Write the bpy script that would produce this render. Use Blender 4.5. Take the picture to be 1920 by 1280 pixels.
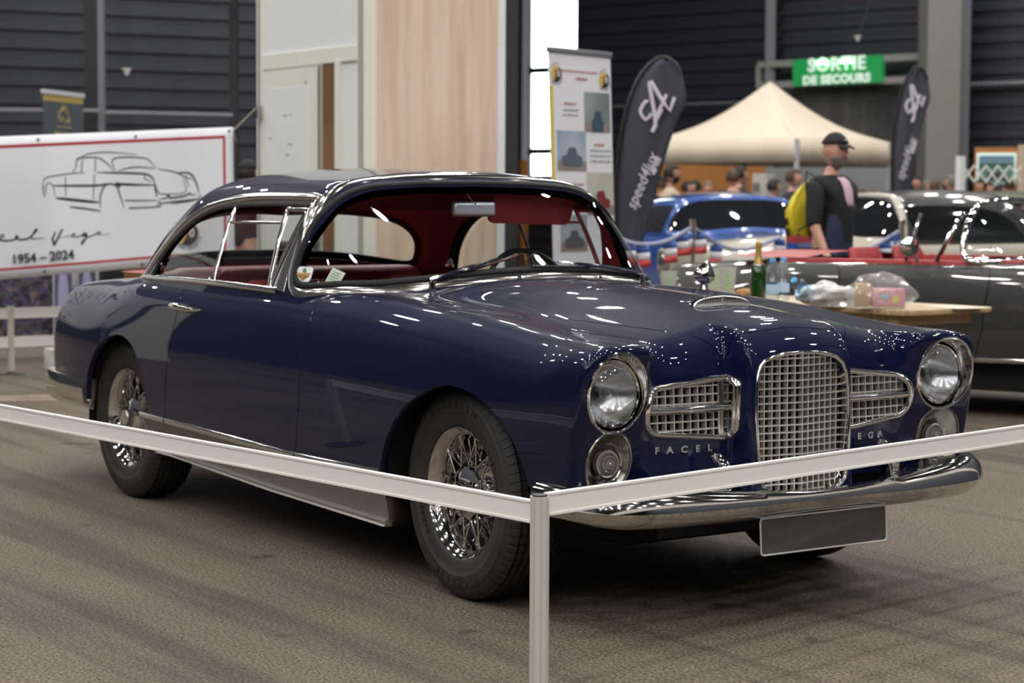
import bpy, bmesh, math, random
import numpy as np
from mathutils import Vector, Matrix
R_=math.radians; PI=math.pi
for o in list(bpy.data.objects): bpy.data.objects.remove(o)
S=bpy.context.scene
C=bpy.context.collection
rnd=random.Random(7)

# ------------------------------------------------------------------ camera
CAMP=Vector((5.2896,-4.1843,1.2705)); YAW=2.54216428; PIT=-0.0697561735; ROL=0.00523186515; FPX=3720.5
_d=Vector((math.cos(YAW)*math.cos(PIT),math.sin(YAW)*math.cos(PIT),math.sin(PIT)))
_r=_d.cross(Vector((0,0,1))).normalized(); _u=_r.cross(_d)
CR=_r*math.cos(ROL)+_u*math.sin(ROL); CU=-_r*math.sin(ROL)+_u*math.cos(ROL)
cam=bpy.data.cameras.new('camera'); camo=bpy.data.objects.new('camera',cam); C.objects.link(camo)
cam.sensor_width=36; cam.lens=FPX/1920*36; cam.clip_start=.05; cam.clip_end=300
M=Matrix((CR,CU,-_d)).transposed().to_4x4(); M.translation=CAMP; camo.matrix_world=M
cam.dof.use_dof=True; cam.dof.focus_distance=5.75; cam.dof.aperture_fstop=4.6
S.camera=camo
FW=Vector((math.cos(YAW),math.sin(YAW),0)); RT=Vector((math.sin(YAW),-math.cos(YAW),0))
def at(px,D,z=0.0):
    """a point of the hall: D metres ahead of the photographer's stand, at the bearing px, at height z"""
    v=CAMP+FW*D+RT*((px-960)/FPX*D); v.z=z; return v

# ------------------------------------------------------------------ world, lamps, exposure
W=bpy.data.worlds.new('World'); S.world=W; W.use_nodes=True
bg=W.node_tree.nodes['Background']; bg.inputs[0].default_value=(.93,1,1,1); bg.inputs[1].default_value=4.0
S.view_settings.view_transform='Standard'; S.view_settings.look='None'; S.view_settings.gamma=1
S.view_settings.exposure=0.95; S.view_settings.use_curve_mapping=False
HALL_Z=10.5

def nodes(m):
    m.use_nodes=True; nt=m.node_tree; return nt,nt.nodes['Principled BSDF']
def mat(name,col,rough=.5,metal=0,spec=.5,coat=0,coatr=.03,emit=None,es=0,alpha=None,trans=0,ior=1.45,sheen=0):
    m=bpy.data.materials.new(name); nt,b=nodes(m)
    b.inputs['Base Color'].default_value=(*col,1); b.inputs['Roughness'].default_value=rough
    b.inputs['Metallic'].default_value=metal; b.inputs['Specular IOR Level'].default_value=spec
    b.inputs['Coat Weight'].default_value=coat; b.inputs['Coat Roughness'].default_value=coatr
    b.inputs['IOR'].default_value=ior; b.inputs['Transmission Weight'].default_value=trans
    if sheen: b.inputs['Sheen Weight'].default_value=sheen
    if emit: b.inputs['Emission Color'].default_value=(*emit,1); b.inputs['Emission Strength'].default_value=es
    return m
def add(nt,t,**k):
    n=nt.nodes.new(t)
    for a,v in k.items(): setattr(n,a,v)
    return n
def noisy(m,scale,c1,c2,detail=4,stretch=(1,1,1),rough=None,bump=0,lo=.35,hi=.65,dist=0,coord='Object'):
    nt,b=nodes(m); tc=add(nt,'ShaderNodeTexCoord'); mp=add(nt,'ShaderNodeMapping'); mp.inputs['Scale'].default_value=stretch
    nz=add(nt,'ShaderNodeTexNoise'); nz.inputs['Scale'].default_value=scale; nz.inputs['Detail'].default_value=detail; nz.inputs['Distortion'].default_value=dist
    cr=add(nt,'ShaderNodeValToRGB'); cr.color_ramp.elements[0].position=lo; cr.color_ramp.elements[1].position=hi
    cr.color_ramp.elements[0].color=(*c1,1); cr.color_ramp.elements[1].color=(*c2,1)
    L=nt.links; L.new(tc.outputs[coord],mp.inputs[0]); L.new(mp.outputs[0],nz.inputs[0]); L.new(nz.outputs[0],cr.inputs[0]); L.new(cr.outputs[0],b.inputs['Base Color'])
    if bump:
        bp=add(nt,'ShaderNodeBump'); bp.inputs['Strength'].default_value=bump; bp.inputs['Distance'].default_value=.01
        L.new(nz.outputs[0],bp.inputs['Height']); L.new(bp.outputs[0],b.inputs['Normal'])
    return m
def glassmat(name,tint,rough=.0,refl=1.0,ior=1.5):
    m=bpy.data.materials.new(name); m.use_nodes=True; nt=m.node_tree; nt.nodes.clear()
    o=add(nt,'ShaderNodeOutputMaterial'); t=add(nt,'ShaderNodeBsdfTransparent'); t.inputs[0].default_value=(*tint,1)
    g=add(nt,'ShaderNodeBsdfGlossy'); g.inputs['Roughness'].default_value=rough; g.inputs[0].default_value=(refl,refl,refl,1)
    lw=add(nt,'ShaderNodeLayerWeight'); p5=add(nt,'ShaderNodeMath',operation='POWER'); p5.inputs[1].default_value=5; f0=((ior-1)/(ior+1))**2
    f=add(nt,'ShaderNodeMath',operation='MULTIPLY_ADD'); f.inputs[1].default_value=1-f0; f.inputs[2].default_value=f0; nt.links.new(lw.outputs['Facing'],p5.inputs[0]); nt.links.new(p5.outputs[0],f.inputs[0]); mx=add(nt,'ShaderNodeMixShader')
    L=nt.links; L.new(f.outputs[0],mx.inputs[0]); L.new(t.outputs[0],mx.inputs[1]); L.new(g.outputs[0],mx.inputs[2]); L.new(mx.outputs[0],o.inputs[0])
    return m

MT={}
MT['paint']=mat('navy_paint',(.0019,.0042,.028),rough=.45,coat=1,coatr=.012,spec=.06)
MT['paint'].node_tree.nodes['Principled BSDF'].inputs['Coat IOR'].default_value=1.42
MT['chrome']=mat('chrome',(.80,.79,.77),rough=.07,metal=1)
MT['trim']=mat('bright_trim',(.74,.72,.68),rough=.13,metal=1)
MT['satin']=mat('satin_metal',(.30,.29,.26),rough=.24,metal=1)
MT['sill']=mat('silver_sill_paint',(.36,.34,.31),rough=.38,metal=.55)
MT['rubber']=mat('black_rubber',(.010,.010,.011),rough=.6,spec=.25)
MT['tyre']=noisy(mat('tyre_rubber',(.02,.02,.02),rough=.62),9,(.018,.017,.016),(.030,.028,.026))
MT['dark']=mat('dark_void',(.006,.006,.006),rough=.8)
MT['glass']=glassmat('window_glass',(.90,.93,.92))
MT['red']=noisy(mat('red_leather',(.34,.035,.04),rough=.42),30,(.30,.030,.035),(.40,.045,.05),bump=.05)
MT['redtrim']=mat('red_trim',(.26,.035,.04),rough=.6)
MT['headliner']=mat('headliner',(.12,.04,.04),rough=.8)
MT['black']=mat('black_plastic',(.015,.015,.016),rough=.4)
MT['plate']=mat('blank_plate',(.062,.055,.053),rough=.5)
MT['white']=mat('white_plastic',(.72,.72,.70),rough=.45)
MT['letter']=mat('letter_chrome',(.55,.56,.6),rough=.2,metal=1)

# ------------------------------------------------------------------ mesh helpers
def link(me,name,mt,parent=None,smooth=True):
    o=bpy.data.objects.new(name,me); C.objects.link(o)
    for m in (mt if isinstance(mt,(list,tuple)) else [mt]): me.materials.append(m)
    if smooth is True: me.shade_smooth()
    elif smooth:
        me.shade_smooth(); 
        try: me.set_sharp_from_angle(angle=R_(smooth))
        except Exception: pass
    if parent: o.parent=parent
    return o
class MB:
    def __init__(s): s.v=[]; s.f=[]; s.m=[]; s.mi=0
    def add(s,vs,fs):
        b=len(s.v); s.v+= [tuple(p) for p in vs]; s.f+=[tuple(b+i for i in f) for f in fs]; s.m+=[s.mi]*len(fs); return s
    def box(s,lo,hi):
        x0,y0,z0=lo; x1,y1,z1=hi
        return s.add([(x0,y0,z0),(x1,y0,z0),(x1,y1,z0),(x0,y1,z0),(x0,y0,z1),(x1,y0,z1),(x1,y1,z1),(x0,y1,z1)],[(0,3,2,1),(4,5,6,7),(0,1,5,4),(1,2,6,5),(2,3,7,6),(3,0,4,7)])
    def bar(s,a,b,w,h=None,up=(0,0,1)):
        a=Vector(a);b=Vector(b);h=h or w; d=(b-a).normalized(); u=Vector(up)
        if abs(d.dot(u))>.99: u=Vector((1,0,0))
        r=d.cross(u).normalized()*w/2; u=r.cross(d).normalized()*h/2
        vs=[p+i*r+j*u for p in(a,b) for i,j in((-1,-1),(1,-1),(1,1),(-1,1))]
        return s.add(vs,[(0,1,2,3),(7,6,5,4),(0,4,5,1),(1,5,6,2),(2,6,7,3),(3,7,4,0)])
    def tube(s,pts,r,n=8,closed=False,caps=True,prof=None):
        P=[Vector(p) for p in pts]; N=len(P); rs=r if hasattr(r,'__len__') else [r]*N
        T=[]
        for i in range(N):
            a=P[(i-1)%N] if closed or i>0 else P[i]; b=P[(i+1)%N] if closed or i<N-1 else P[i]
            t=(b-a); T.append(t.normalized() if t.length>1e-9 else Vector((0,0,1)))
        u=T[0].orthogonal().normalized() if prof is None else (Vector(prof)-T[0]*T[0].dot(Vector(prof))).normalized(); rings=[]
        for i in range(N):
            u=(u-T[i]*u.dot(T[i])); u=u.normalized() if u.length>1e-6 else T[i].orthogonal().normalized()
            w=T[i].cross(u); rings.append([P[i]+(u*math.cos(2*PI*k/n)+w*math.sin(2*PI*k/n))*rs[i] for k in range(n)])
        vs=[p for g in rings for p in g]; fs=[]
        for i in range(N if closed else N-1):
            j=(i+1)%N
            for k in range(n): fs.append((i*n+k,i*n+(k+1)%n,j*n+(k+1)%n,j*n+k))
        if caps and not closed: fs+=[tuple(range(n))[::-1],tuple((N-1)*n+k for k in range(n))]
        return s.add(vs,fs)
    def ribbon(s,pts,nrm,w,h,closed=False):
        """flat-backed moulding swept along pts; nrm outward normals; w across, h proud; rounded section"""
        P=[Vector(p) for p in pts]; N=len(P); K=7; rings=[]
        for i in range(N):
            a=P[(i-1)%N] if closed or i>0 else P[i]; b=P[(i+1)%N] if closed or i<N-1 else P[i]
            t=(b-a).normalized(); n=Vector(nrm[i]); n=(n-t*n.dot(t)).normalized(); c=t.cross(n)
            ww=w[i] if hasattr(w,'__len__') else w
            rings.append([P[i]+c*(ww/2*math.cos(PI*k/(K-1)))+n*(h*abs(math.sin(PI*k/(K-1)))**.55-.001) for k in range(K)])
        vs=[p for g in rings for p in g]; fs=[]
        for i in range(N if closed else N-1):
            j=(i+1)%N
            for k in range(K-1): fs.append((i*K+k,j*K+k,j*K+k+1,i*K+k+1))
            fs.append((i*K+K-1,j*K+K-1,j*K,i*K))
        if not closed: fs+=[tuple(range(K)),tuple((N-1)*K+k for k in range(K))[::-1]]
        return s.add(vs,fs)
    def lathe(s,prof,M=Matrix(),n=32,cap=True):
        """prof [(r,h)...] about local z, moved by M"""
        vs=[];fs=[]
        for r,h in prof:
            for k in range(n): vs.append(M@Vector((r*math.cos(2*PI*k/n),r*math.sin(2*PI*k/n),h)))
        for i in range(len(prof)-1):
            for k in range(n): fs.append((i*n+k,i*n+(k+1)%n,(i+1)*n+(k+1)%n,(i+1)*n+k))
        if cap:
            fs.append(tuple(range(n))[::-1]); fs.append(tuple((len(prof)-1)*n+k for k in range(n)))
        return s.add(vs,fs)
    def prism(s,poly,d,M=Matrix()):
        """polygon in local xy extruded along local z from 0 to d"""
        n=len(poly); vs=[M@Vector((x,y,0)) for x,y in poly]+[M@Vector((x,y,d)) for x,y in poly]
        return s.add(vs,[tuple(range(n))[::-1],tuple(range(n,2*n))]+[(i,(i+1)%n,n+(i+1)%n,n+i) for i in range(n)])
    def grid(s,P):
        """P[i][j] rows of points"""
        m=len(P);n=len(P[0]); vs=[p for r in P for p in r]
        return s.add(vs,[(i*n+j,i*n+j+1,(i+1)*n+j+1,(i+1)*n+j) for i in range(m-1) for j in range(n-1)])
    def obj(s,name,mt,parent=None,smooth=35,bevel=0,loc=None,rot=None,fix=True):
        me=bpy.data.meshes.new(name); me.from_pydata(s.v,[],s.f); 
        if isinstance(mt,(list,tuple)): me.polygons.foreach_set('material_index',s.m)
        if fix or bevel:
            bm=bmesh.new(); bm.from_mesh(me)
            bmesh.ops.recalc_face_normals(bm,faces=bm.faces)
            if bevel: bmesh.ops.bevel(bm,geom=[e for e in bm.edges if len(e.link_faces)==2 and e.calc_face_angle(0)>.6],offset=bevel,segments=2,affect='EDGES',profile=.5)
            bm.to_mesh(me); bm.free()
        o=link(me,name,mt,parent,smooth)
        if loc is not None: o.location=loc
        if rot is not None: o.rotation_euler=rot
        return o
def tag(o,label=None,cat=None,group=None,kind=None):
    if label:o['label']=label
    if cat:o['category']=cat
    if group:o['group']=group
    if kind:o['kind']=kind
    return o
def thing(name,label,cat,loc=(0,0,0),rz=0,group=None):
    o=bpy.data.objects.new(name,None); C.objects.link(o); o.location=loc; o.rotation_euler=(0,0,rz); o.empty_display_size=.1
    return tag(o,label,cat,group)
def dup(o,loc=None,rz=None,label=None,parent=None):
    c=o.copy(); C.objects.link(c)
    if parent is not None: c.parent=parent
    if loc is not None: c.location=loc
    if rz is not None: c.rotation_euler=(0,0,rz)
    if label: c['label']=label
    for ch in [k for k in bpy.data.objects if k.parent==o]: dup(ch,parent=c)
    return c
def text(body,size,depth,M,mb=None,align='CENTER',shear=0,bold=0,spacing=1.0,xs=1.0):
    cu=bpy.data.curves.new('t','FONT'); cu.body=body; cu.size=size; cu.extrude=depth/2; cu.align_x=align; cu.align_y='CENTER'; cu.shear=shear; cu.offset=bold; cu.space_character=spacing
    cu.resolution_u=3
    o=bpy.data.objects.new('t',cu); C.objects.link(o); dg=bpy.context.evaluated_depsgraph_get(); dg.update()
    me=bpy.data.meshes.new_from_object(o.evaluated_get(dg)); bpy.data.objects.remove(o)
    mb=mb or MB(); mb.add([M@Vector((v.co.x*xs,v.co.y,v.co.z)) for v in me.vertices],[tuple(p.vertices) for p in me.polygons]); bpy.data.meshes.remove(me)
    return mb
def frame(o,xax,yax):
    """matrix with local x,y along given axes"""
    x=Vector(xax).normalized(); y=Vector(yax); y=(y-x*x.dot(y)).normalized(); z=x.cross(y)
    m=Matrix((x,y,z)).transposed().to_4x4(); m.translation=Vector(o); return m
def T(x,y,z): return Matrix.Translation((x,y,z))
def smooth_path(pts,n=8,closed=False):
    P=[Vector(p) for p in pts]; N=len(P); out=[]
    for i in range(N if closed else N-1):
        a=P[i-1] if (closed or i>0) else P[i]*2-P[i+1]; b=P[i]; c=P[(i+1)%N]; d=P[(i+2)%N] if (closed or i+2<N) else c*2-b
        for k in range(n):
            t=k/n; out.append(.5*((2*b)+(c-a)*t+(2*a-5*b+4*c-d)*t*t+(-a+3*b-3*c+d)*t**3))
    if not closed: out.append(P[-1])
    return out
# ------------------------------------------------------------------ car body surfaces (x forward, y to the car's left, z up; front axle at x=0)
def ncs(xs,ys):
    """natural cubic spline, ys may be (n,k); returns function of array -> values"""
    xs=np.array(xs,float); Y=np.array(ys,float); n=len(xs); h=np.diff(xs)
    A=np.zeros((n,n)); A[0,0]=A[-1,-1]=1; B=np.zeros(Y.shape)
    for i in range(1,n-1):
        A[i,i-1]=h[i-1];A[i,i]=2*(h[i-1]+h[i]);A[i,i+1]=h[i]; B[i]=6*((Y[i+1]-Y[i])/h[i]-(Y[i]-Y[i-1])/h[i-1])
    M2=np.linalg.solve(A,B)
    def ev(x):
        x=np.clip(x,xs[0],xs[-1]); i=np.clip(np.searchsorted(xs,x)-1,0,n-2); a=(xs[i+1]-x); b=(x-xs[i]); hh=h[i]
        if Y.ndim==2: a=a[...,None];b=b[...,None];hh=hh[...,None]
        return M2[i]*a**3/(6*hh)+M2[i+1]*b**3/(6*hh)+(Y[i]/hh-M2[i]*hh/6)*a+(Y[i+1]/hh-M2[i+1]*hh/6)*b
    return ev
def table(xs,ks,T_):
    """tensor spline: f(x,k)"""
    fx=ncs(xs,T_); ks=np.array(ks,float); n=len(ks)
    # second-derivative operator for natural spline in k
    h=np.diff(ks); A=np.zeros((n,n)); A[0,0]=A[-1,-1]=1; B=np.zeros((n,n))
    for i in range(1,n-1):
        A[i,i-1]=h[i-1];A[i,i]=2*(h[i-1]+h[i]);A[i,i+1]=h[i]
        B[i,i+1]+=6/h[i];B[i,i]-=6/h[i]+6/h[i-1];B[i,i-1]+=6/h[i-1]
    Op=np.linalg.solve(A,B)
    def ev(x,k):
        Yv=fx(x); M2=Yv@Op.T; k=np.clip(k,ks[0],ks[-1]); i=np.clip(np.searchsorted(ks,k)-1,0,n-2)
        g=lambda A_,j: np.take_along_axis(A_,j[...,None],-1)[...,0]
        a=ks[i+1]-k;b=k-ks[i];hh=h[i]
        return g(M2,i)*a**3/(6*hh)+g(M2,i+1)*b**3/(6*hh)+(g(Yv,i)/hh-g(M2,i)*hh/6)*a+(g(Yv,i+1)/hh-g(M2,i+1)*hh/6)*b
    return ev
def sst(a,b,x):
    t=np.clip((x-a)/(b-a),0,1); return t*t*t*(t*(t*6-15)+10)
def smax(a,b,k):
    h=np.maximum(k-np.abs(a-b),0)/k; return np.maximum(a,b)+h*h*k*.25
ZT=table([-3.75,-3.5,-3.2,-2.6,-2.0,-1.4,-.9,-.6,-.3,0,.3,.5,.66,.80,.95],[0,.2,.36,.50,.62,.72,.84],[
 [.80,.80,.80,.80,.82,.84,.82],
 [.87,.87,.865,.865,.88,.885,.86],
 [.92,.92,.915,.91,.915,.918,.885],
 [.97,.965,.955,.945,.945,.942,.91],
 [.975,.97,.965,.958,.952,.948,.91],
 [.975,.97,.965,.958,.952,.948,.91],
 [.99,.985,.972,.960,.955,.948,.91],
 [1.005,.996,.975,.950,.947,.945,.905],
 [.993,.980,.952,.925,.929,.928,.888],
 [.978,.962,.930,.907,.910,.908,.868],
 [.955,.938,.903,.880,.880,.875,.835],
 [.934,.917,.883,.864,.866,.860,.820],
 [.908,.892,.862,.852,.860,.857,.818],
 [.872,.858,.838,.838,.846,.845,.81],
 [.81,.80,.79,.80,.81,.81,.78]])
YS=table([-3.75,-3.45,-3.1,-2.6,-2.0,-1.0,0,.3,.55,.72,.9],[.2,.35,.5,.65,.8,.9,1.0],[
 [.72,.74,.755,.76,.755,.74,.71],
 [.755,.78,.795,.80,.79,.775,.75],
 [.80,.82,.835,.84,.822,.790,.745],
 [.805,.83,.843,.848,.831,.805,.768],
 [.805,.828,.842,.846,.832,.808,.775],
 [.805,.828,.842,.846,.832,.810,.778],
 [.80,.824,.842,.846,.830,.806,.774],
 [.79,.812,.832,.838,.822,.80,.77],
 [.775,.80,.822,.83,.816,.792,.76],
 [.77,.795,.812,.818,.808,.785,.75],
 [.74,.765,.782,.785,.775,.75,.71]])
def XF(ay,z):
    nose=1-sst(.198,.240,ay); nac=sst(.49,.570,ay)
    fas=.680+.015*np.clip((.62-z)/.3,-1,1)-.035*np.clip((z-.75)/.2,0,1)-.02*sst(.35,.5,ay)
    nz=.770-.012*np.clip((z-.6)/.3,-1,1)-.15*ay**2
    nc=.703+.165*np.clip(z-.70,-.35,.15)+.10*(np.clip(ay,.5,.85)-.675)
    return fas+(nz-fas)*nose+(nc-fas)*nac
def FB(x,y,z):
    ay=np.abs(y)
    t=z-ZT(x,ay); s=ay-YS(x,z); f=x-XF(ay,z)
    r=(-3.68+.20*(ay/.8)**3+.10*np.clip((z-.55)/.4,0,1)**2+.05*np.clip((.5-z)/.3,0,1))-x
    fr=sst(.45,.65,x)
    ts=smax(t,s,.10-.05*fr-.025*sst(-2.7,-2.3,x)*(1-sst(-1.3,-.9,x))+.12*(1-sst(-3.0,-2.4,x)))
    nose=1-sst(.17,.26,ay)
    return smax(smax(ts,f,.035+.065*nose+.045*(1-sst(.42,.60,ay))),r,.16)
# greenhouse
ZR=table([-3.3,-3.0,-2.7,-2.4,-2.1,-1.8,-1.5,-1.2,-1.0,-.8,-.4],[0,.2,.4,.55,.7],[
 [1.17,1.16,1.12,1.06,.99],
 [1.265,1.26,1.225,1.165,1.09],
 [1.340,1.335,1.303,1.245,1.17],
 [1.383,1.378,1.352,1.302,1.225],
 [1.405,1.399,1.374,1.332,1.26],
 [1.411,1.405,1.380,1.343,1.285],
 [1.405,1.400,1.377,1.345,1.29],
 [1.390,1.386,1.366,1.338,1.282],
 [1.370,1.366,1.348,1.318,1.26],
 [1.32,1.315,1.295,1.26,1.20],
 [1.18,1.17,1.15,1.11,1.05]])
YG=table([-3.3,-2.75,-2.3,-1.8,-1.3,-.9,-.5],[.85,.95,1.05,1.15,1.25,1.35],[
 [.66,.62,.57,.52,.46,.38],
 [.755,.73,.695,.655,.605,.54],
 [.785,.76,.73,.69,.645,.585],
 [.80,.775,.745,.71,.665,.61],
 [.80,.78,.75,.715,.67,.62],
 [.80,.775,.745,.71,.665,.61],
 [.78,.755,.72,.68,.63,.57]])
def XW(ay,z):   # windscreen
    t=np.clip((z-.96)/.37,0,1)
    return -.59-(z-1.0)*1.18-.55*(z-1.0)**2-(.60-.35*t)*ay**2-(.55+.55*t)*ay**6
def XB(ay,z):   # backlight
    return -3.0+(z-.97)*1.15+.35*(z-.97)**2+.55*ay**2+.45*ay**4
def FG(x,y,z):
    ay=np.abs(y)
    a=smax(z-ZR(x,ay),ay-YG(x,z),.07)
    a=smax(a,x-XW(ay,z),.07)
    return smax(a,XB(ay,z)-x,.16)
def grad(F,P,h=1e-4):
    g=np.stack([F(P[:,0]+h*(k==0),P[:,1]+h*(k==1),P[:,2]+h*(k==2))-F(P[:,0]-h*(k==0),P[:,1]-h*(k==1),P[:,2]-h*(k==2)) for k in range(3)],1)
    return g/np.maximum(np.linalg.norm(g,axis=1,keepdims=True),1e-12)
def shell(F,outer,inner,xs,ys,zs):
    """rounded-box grid shot inwards onto F=0; open at the bottom. outer/inner ((x0,x1),(y0,y1),(z0,z1)); xs.. params 0..1"""
    idx={};P=[];faces=[]
    nx,ny,nz=len(xs),len(ys),len(zs)
    def vid(i,j,k):
        key=(i,j,k)
        if key not in idx: idx[key]=len(P); P.append((xs[i],ys[j],zs[k]))
        return idx[key]
    for i in range(nx-1):
        for j in range(ny-1): faces.append((vid(i,j,nz-1),vid(i+1,j,nz-1),vid(i+1,j+1,nz-1),vid(i,j+1,nz-1)))
        for k in range(nz-1):
            faces.append((vid(i,0,k),vid(i+1,0,k),vid(i+1,0,k+1),vid(i,0,k+1)))
            faces.append((vid(i,ny-1,k),vid(i,ny-1,k+1),vid(i+1,ny-1,k+1),vid(i+1,ny-1,k)))
    for j in range(ny-1):
        for k in range(nz-1):
            faces.append((vid(0,j,k),vid(0,j,k+1),vid(0,j+1,k+1),vid(0,j+1,k)))
            faces.append((vid(nx-1,j,k),vid(nx-1,j+1,k),vid(nx-1,j+1,k+1),vid(nx-1,j,k+1)))
    P=np.array(P); o=np.array(outer).T; n_=np.array(inner).T
    A=o[0]+P*(o[1]-o[0]); B=n_[0]+P*(n_[1]-n_[0])
    lo=np.zeros(len(P)); hi=np.ones(len(P))
    for _ in range(34):
        m=(lo+hi)/2; Q=A+(B-A)*m[:,None]; v=F(Q[:,0],Q[:,1],Q[:,2])>0
        lo=np.where(v,m,lo); hi=np.where(v,hi,m)
    Q=A+(B-A)*((lo+hi)/2)[:,None]
    return Q,faces
def clip(mesh,fn,keep=1):
    """keep the side where keep*fn(x,y,z)>0, cutting polygons exactly"""
    V,Fs=mesh; val=fn(V[:,0],V[:,1],V[:,2])*keep; pos=val>0; new={};Vn=[];out=[]; n0=len(V)
    for f in Fs:
        s=sum(bool(pos[i]) for i in f)
        if s==len(f): out.append(f)
        elif s:
            g=[]
            for a,b in zip(f,f[1:]+f[:1]):
                if pos[a]: g.append(a)
                if pos[a]!=pos[b]:
                    key=(a,b) if a<b else (b,a)
                    if key not in new:
                        t=val[key[0]]/(val[key[0]]-val[key[1]]); new[key]=n0+len(Vn); Vn.append(V[key[0]]+(V[key[1]]-V[key[0]])*t)
                    g.append(new[key])
            if len(g)>2: out.append(tuple(g))
    V2=np.vstack([V,np.array(Vn)]) if Vn else V
    used=np.zeros(len(V2),bool)
    for f in out:
        for i in f: used[i]=True
    mp=np.cumsum(used)-1
    return V2[used],[tuple(int(mp[i]) for i in f) for f in out]
def panel(name,mesh,F,mt,parent,flange=.012,both=None,off=0.0,smooth=True):
    """link a clipped piece of surface F with exact normals and an inward return along its cut edges"""
    V,Fs=mesh
    N=grad(F,V); V=V+N*off
    cnt={}
    for f in Fs:
        for a,b in zip(f,f[1:]+f[:1]):
            k=(a,b) if a<b else (b,a); cnt.setdefault(k,[]).append((a,b))
    be=[v[0] for v in cnt.values() if len(v)==1]
    vs=list(map(tuple,V)); fs=list(Fs); ns=list(map(tuple,N))
    if flange:
        acc={}
        for a,b in be:
            e=V[b]-V[a]; q=np.cross(N[a],e); q=-q/(np.linalg.norm(q)+1e-12)
            for i in(a,b): acc[i]=acc.get(i,0)+q
        mp={}
        for i,q in acc.items():
            q=q/(np.linalg.norm(q)+1e-9); mp[i]=len(vs)
            vs+= [tuple(V[i]),tuple(V[i]-N[i]*flange)]; ns+=[tuple((q*.8+N[i]*.6)),tuple(q)]
        for a,b in be: fs.append((mp[b],mp[a],mp[a]+1,mp[b]+1))
    me=bpy.data.meshes.new(name); me.from_pydata(vs,[],fs); me.shade_smooth()
    me.normals_split_custom_set_from_vertices([Vector(n).normalized() for n in ns])
    o=bpy.data.objects.new(name,me); C.objects.link(o); me.materials.append(mt); o.parent=parent
    return o
def onto(F,P,D=None):
    """slide points on to F=0 along the gradient"""
    P=np.array(P,float)
    for _ in range(12):
        g=grad(F,P); v=F(P[:,0],P[:,1],P[:,2]); P=P-g*np.clip(v,-.05,.05)[:,None]*.9
    return P,grad(F,P)
# ------------------------------------------------------------------ the blue coupe
CAR=thing('vintage_coupe','dark navy blue two-door vintage coupe with chrome grille and wire wheels behind the white rail','car',(0,0,0))
def poly_sd(poly):
    """signed distance (+ inside) of closed polygon for arrays u,v"""
    P=np.array(poly,float)
    def f(u,v):
        d=np.full(u.shape,1e9); ins=np.zeros(u.shape,bool)
        for i in range(len(P)):
            a=P[i];b=P[(i+1)%len(P)]; e=b-a; wx=u-a[0];wy=v-a[1]
            t=np.clip((wx*e[0]+wy*e[1])/(e@e),0,1); dx=wx-e[0]*t;dy=wy-e[1]*t; d=np.minimum(d,dx*dx+dy*dy)
            c=((a[1]<=v)&(b[1]>v))|((b[1]<=v)&(a[1]>v))
            with np.errstate(divide='ignore',invalid='ignore'):
                xi=a[0]+(v-a[1])/(b[1]-a[1])*(b[0]-a[0])
            ins^=c&(u<xi)
        return np.where(ins,1,-1)*np.sqrt(d)
    return f
def rnd_poly(pts,rs,n=6):
    """polygon with rounded corners"""
    out=[];N=len(pts)
    for i in range(N):
        p=np.array(pts[i],float);a=np.array(pts[i-1],float);b=np.array(pts[(i+1)%N],float); r=rs[i] if hasattr(rs,'__len__') else rs
        if r<=0: out.append(tuple(p)); continue
        da=(a-p);db=(b-p);la=np.linalg.norm(da);lb=np.linalg.norm(db);k=min(r,la*.49,lb*.49)
        A=p+da/la*k;B=p+db/lb*k
        for j in range(n+1):
            t=j/n; out.append(tuple((1-t)**2*A+2*t*(1-t)*p+t*t*B))
    return out
def interp(xs,ys): return lambda x: np.interp(x,xs,ys)
def arch(cx,cz,tab):
    th=np.radians([a for a,_ in tab]); rr=np.array([b for _,b in tab])
    def f(x,z):
        t=np.arctan2(z-cz,x-cx); t=np.where(t<-PI/2,t+2*PI,t); return np.hypot(x-cx,z-cz)-np.interp(t,th,rr)
    return f
AF=arch(.03,.27,[(-90,.46),(0,.455),(20,.452),(38,.462),(47,.458),(60,.445),(76,.432),(92,.424),(112,.412),(133,.417),(151,.425),(167,.437),(200,.45),(270,.46)])
AR=arch(-2.60,.39,[(-90,.32),(0,.322),(18,.335),(35,.347),(52,.347),(70,.333),(90,.312),(115,.297),(140,.298),(160,.312),(180,.325),(270,.33)])
n1=np.concatenate([np.linspace(0,.32,46)[:-1],np.linspace(.32,.72,96)[:-1],np.linspace(.72,1,86)])
ny=np.concatenate([np.linspace(0,.32,36)[:-1],np.linspace(.32,.68,60)[:-1],np.linspace(.68,1,36)])
nz=np.concatenate([np.linspace(0,.75,52)[:-1],np.linspace(.75,1,14)])
BODY=shell(FB,((-4.15,1.15),(-1.2,1.2),(.31,1.3)),((-3.25,.30),(-.42,.42),(.31,.60)),n1,ny,nz)
Y=lambda y:np.abs(y)
# lower edge of the paint: trim line between the wheels, bumper line elsewhere
def low(x,y,z):
    zl=np.interp(x,[-3.8,-2.95,-2.3,-2.28,-.39,-.38,.4,.5,.72,.78],[.44,.40,.39,.393,.366,.366,.38,.41,.41,.375])
    return z-zl
B=clip(BODY,low)
B=clip(B,lambda x,y,z: np.where(Y(y)>.4,AF(x,z),1.0))
B=clip(B,lambda x,y,z: np.where(Y(y)>.4,AR(x,z),1.0))
B=clip(B,lambda x,y,z: np.maximum(FG(x,y,np.full_like(z,.965))+.015,.80-z))
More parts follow.
